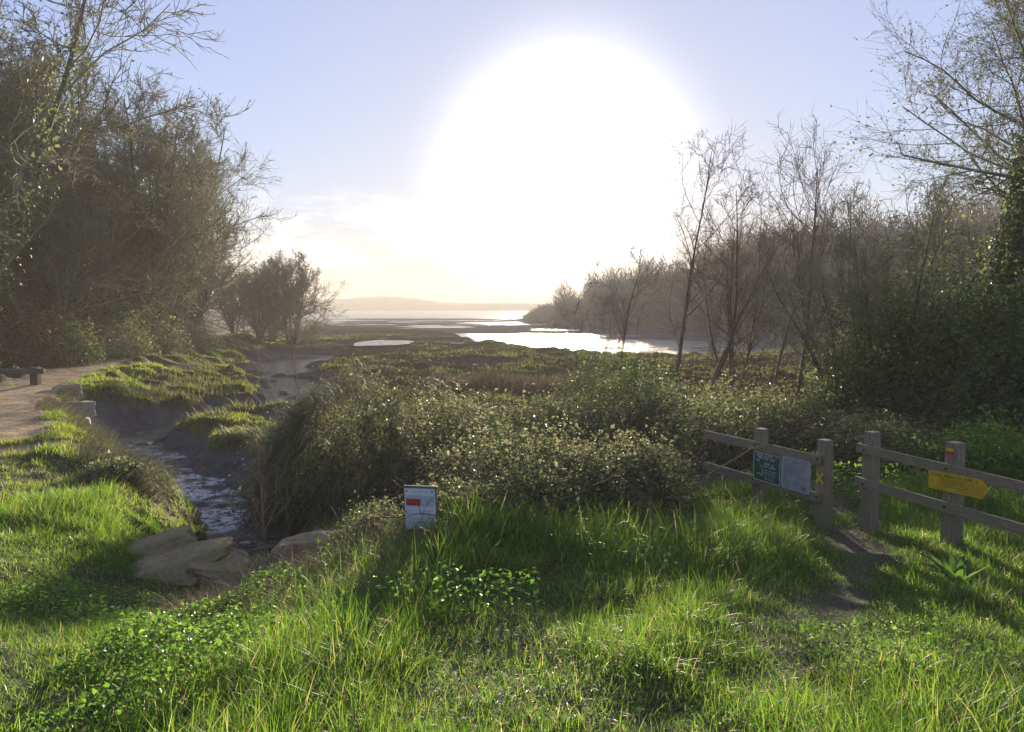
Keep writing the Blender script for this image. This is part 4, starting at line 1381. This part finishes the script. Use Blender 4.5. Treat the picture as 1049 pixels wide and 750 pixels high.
# ------------------------------------------------------------------ light, sky, air
SUN_EL, SUN_AZ = R(7.2), math.atan((578 - CU) / F_PX)       # azimuth clockwise from +Y
sd_ = Vector((math.sin(SUN_AZ) * math.cos(SUN_EL), math.cos(SUN_AZ) * math.cos(SUN_EL), math.sin(SUN_EL)))
sun = bpy.data.lights.new('sun', 'SUN')
sun.energy = 5.0
sun.angle = R(.6)
sun.color = (1.0, .85, .62)
so = bpy.data.objects.new('sun', sun)
COL.objects.link(so)
so.rotation_euler = (-sd_).to_track_quat('-Z', 'Y').to_euler()
so.location = (0, 0, 40)

w = bpy.data.worlds.new('World')
SC.world = w
w.use_nodes = True
nt = w.node_tree
N, L = nt.nodes, nt.links
bg = N['Background']
sky = N.new('ShaderNodeTexSky')
sky.sky_type = 'NISHITA'
sky.sun_disc = False
sky.sun_elevation = SUN_EL
sky.sun_rotation = SUN_AZ
sky.air_density = 1.0
sky.dust_density = .45
sky.ozone_density = 4.0
tc = N.new('ShaderNodeTexCoord')
dt = N.new('ShaderNodeVectorMath')
dt.operation = 'DOT_PRODUCT'
nm = N.new('ShaderNodeVectorMath')
nm.operation = 'NORMALIZE'
L.new(tc.outputs['Generated'], nm.inputs[0])
L.new(nm.outputs[0], dt.inputs[0])
dt.inputs[1].default_value = sd_
ang = math_n(nt, 'ARCCOSINE', math_n(nt, 'MINIMUM', dt.outputs['Value'], .999999))
# aureole of the sun in the hazy air: two lobes
sx = N.new('ShaderNodeSeparateXYZ')
L.new(nm.outputs[0], sx.inputs[0])
azn = math_n(nt, 'ARCTAN2', sx.outputs[0], sx.outputs[1])
ela = math_n(nt, 'ARCSINE', sx.outputs[2])
ex = math_n(nt, 'POWER', math_n(nt, 'DIVIDE', math_n(nt, 'ABSOLUTE', math_n(nt, 'SUBTRACT', azn, SUN_AZ + .004)), .139), 2.0)
ey = math_n(nt, 'POWER', math_n(nt, 'DIVIDE', math_n(nt, 'ABSOLUTE', math_n(nt, 'SUBTRACT', ela, SUN_EL + .022)), .150), 2.0)
g1 = math_n(nt, 'EXPONENT', math_n(nt, 'MULTIPLY', math_n(nt, 'POWER', math_n(nt, 'ADD', ex, ey), 1.6), -1.0))
g2 = math_n(nt, 'EXPONENT', math_n(nt, 'MULTIPLY', math_n(nt, 'POWER', math_n(nt, 'DIVIDE', ang, .46), 2.0), -1.0))
GLOW1, GLOW2, SKYS = 12.0, 1.5, .062
glow = math_n(nt, 'ADD', math_n(nt, 'MULTIPLY', g1, GLOW1), math_n(nt, 'MULTIPLY', g2, GLOW2))
# thin low clouds in the west, lit by the low sun
cv = N.new('ShaderNodeCombineXYZ')
L.new(azn, cv.inputs[0])
L.new(sx.outputs[2], cv.inputs[1])
cn = noise(nt, 9, 7, vec=cv.outputs[0], rough=.6, stretch=(1.1, 3.2, 1))
elm = math_n(nt, 'MULTIPLY', ramp(nt, sx.outputs[2], [(.02, (0, 0, 0)), (.075, (1, 1, 1)), (.105, (.8, .8, .8)), (.155, (0, 0, 0))]), 1.0)
azm = N.new('ShaderNodeMapRange')
azm.interpolation_type = 'SMOOTHSTEP'
L.new(azn, azm.inputs['Value'])
azm.inputs['From Min'].default_value = .02
azm.inputs['From Max'].default_value = -.12
cm = math_n(nt, 'MULTIPLY', math_n(nt, 'MULTIPLY', ramp(nt, cn, [(.46, (0, 0, 0)), (.60, (1, 1, 1))]), elm), azm.outputs[0])
cc = N.new('ShaderNodeVectorMath')
cc.operation = 'SCALE'
cc.inputs[0].default_value = (1.0, .88, .66)
L.new(math_n(nt, 'MULTIPLY', cm, 4.6), cc.inputs['Scale'])
gl = N.new('ShaderNodeVectorMath')
gl.operation = 'SCALE'
gl.inputs[0].default_value = (1.0, .94, .85)
L.new(glow, gl.inputs['Scale'])
s1 = N.new('ShaderNodeVectorMath')
s1.operation = 'ADD'
dim = math_n(nt, 'SUBTRACT', 1.0, math_n(nt, 'MULTIPLY', math_n(nt, 'EXPONENT', math_n(nt, 'MULTIPLY', math_n(nt, 'POWER', math_n(nt, 'DIVIDE', ang, .46), 2.0), -1.0)), .72))
sk = N.new('ShaderNodeVectorMath')
sk.operation = 'SCALE'
L.new(sky.outputs[0], sk.inputs[0])
L.new(dim, sk.inputs['Scale'])
sk2 = N.new('ShaderNodeVectorMath')
sk2.operation = 'MULTIPLY_ADD'
lowm = math_n(nt, 'EXPONENT', math_n(nt, 'MULTIPLY', math_n(nt, 'ABSOLUTE', ela), -1 / .11))
wm = N.new('ShaderNodeVectorMath')
wm.operation = 'MULTIPLY'
L.new(sk.outputs[0], wm.inputs[0])
L.new(mixc(nt, lowm, (1.0, 1.0, 1.0), (.66, .54, .37)), wm.inputs[1])
L.new(wm.outputs[0], sk2.inputs[0])
sk2.inputs[1].default_value = (.98, .97, 1.06)
sk2.inputs[2].default_value = (1.25, 1.28, 1.95)
L.new(sk2.outputs[0], s1.inputs[0])
L.new(gl.outputs[0], s1.inputs[1])
s2 = N.new('ShaderNodeVectorMath')
s2.operation = 'ADD'
L.new(s1.outputs[0], s2.inputs[0])
L.new(cc.outputs[0], s2.inputs[1])
L.new(s2.outputs[0], bg.inputs['Color'])
bg.inputs['Strength'].default_value = SKYS

HAZE = True
if HAZE:
    bm = bmesh.new()
    bmesh.ops.create_cube(bm, size=1)
    m, hnt, hN, hL, hbs, hout = nodes('haze_air')
    hN.remove(hbs)
    pv = hN.new('ShaderNodeVolumePrincipled')
    pv.inputs['Color'].default_value = (.96, .90, .82, 1)
    pv.inputs['Density'].default_value = .0012
    pv.inputs['Anisotropy'].default_value = .1
    hL.new(pv.outputs[0], hout.inputs['Volume'])
    hz = bm_obj('haze', bm, m)
    hz.scale = (6200, 6200, 38)
    hz.location = (0, 0, -5 + 19)
    tag(hz, 'thin bright haze over the bay', 'haze', kind='stuff')

cam = bpy.data.cameras.new('camera')
cam.sensor_width = 36
cam.lens = F_PX / 1049 * 36
cam.clip_start = .05
cam.clip_end = 12000
co = bpy.data.objects.new('camera', cam)
COL.objects.link(co)
co.location = CAM
co.rotation_euler = (math.pi / 2 - PITCH, 0, 0)
SC.camera = co

SC.render.engine = 'CYCLES'
SC.view_settings.view_transform = 'Standard'
SC.view_settings.look = 'None'
SC.view_settings.gamma = 1
SC.view_settings.exposure = 1.45
cy = SC.cycles
cy.max_bounces = 6
cy.diffuse_bounces = 3
cy.glossy_bounces = 2
cy.transmission_bounces = 4
cy.transparent_max_bounces = 4
cy.volume_bounces = 0
cy.sample_clamp_indirect = 6
cy.use_denoising = True
cy.caustics_reflective = False
cy.caustics_refractive = False
cy.use_adaptive_sampling = True
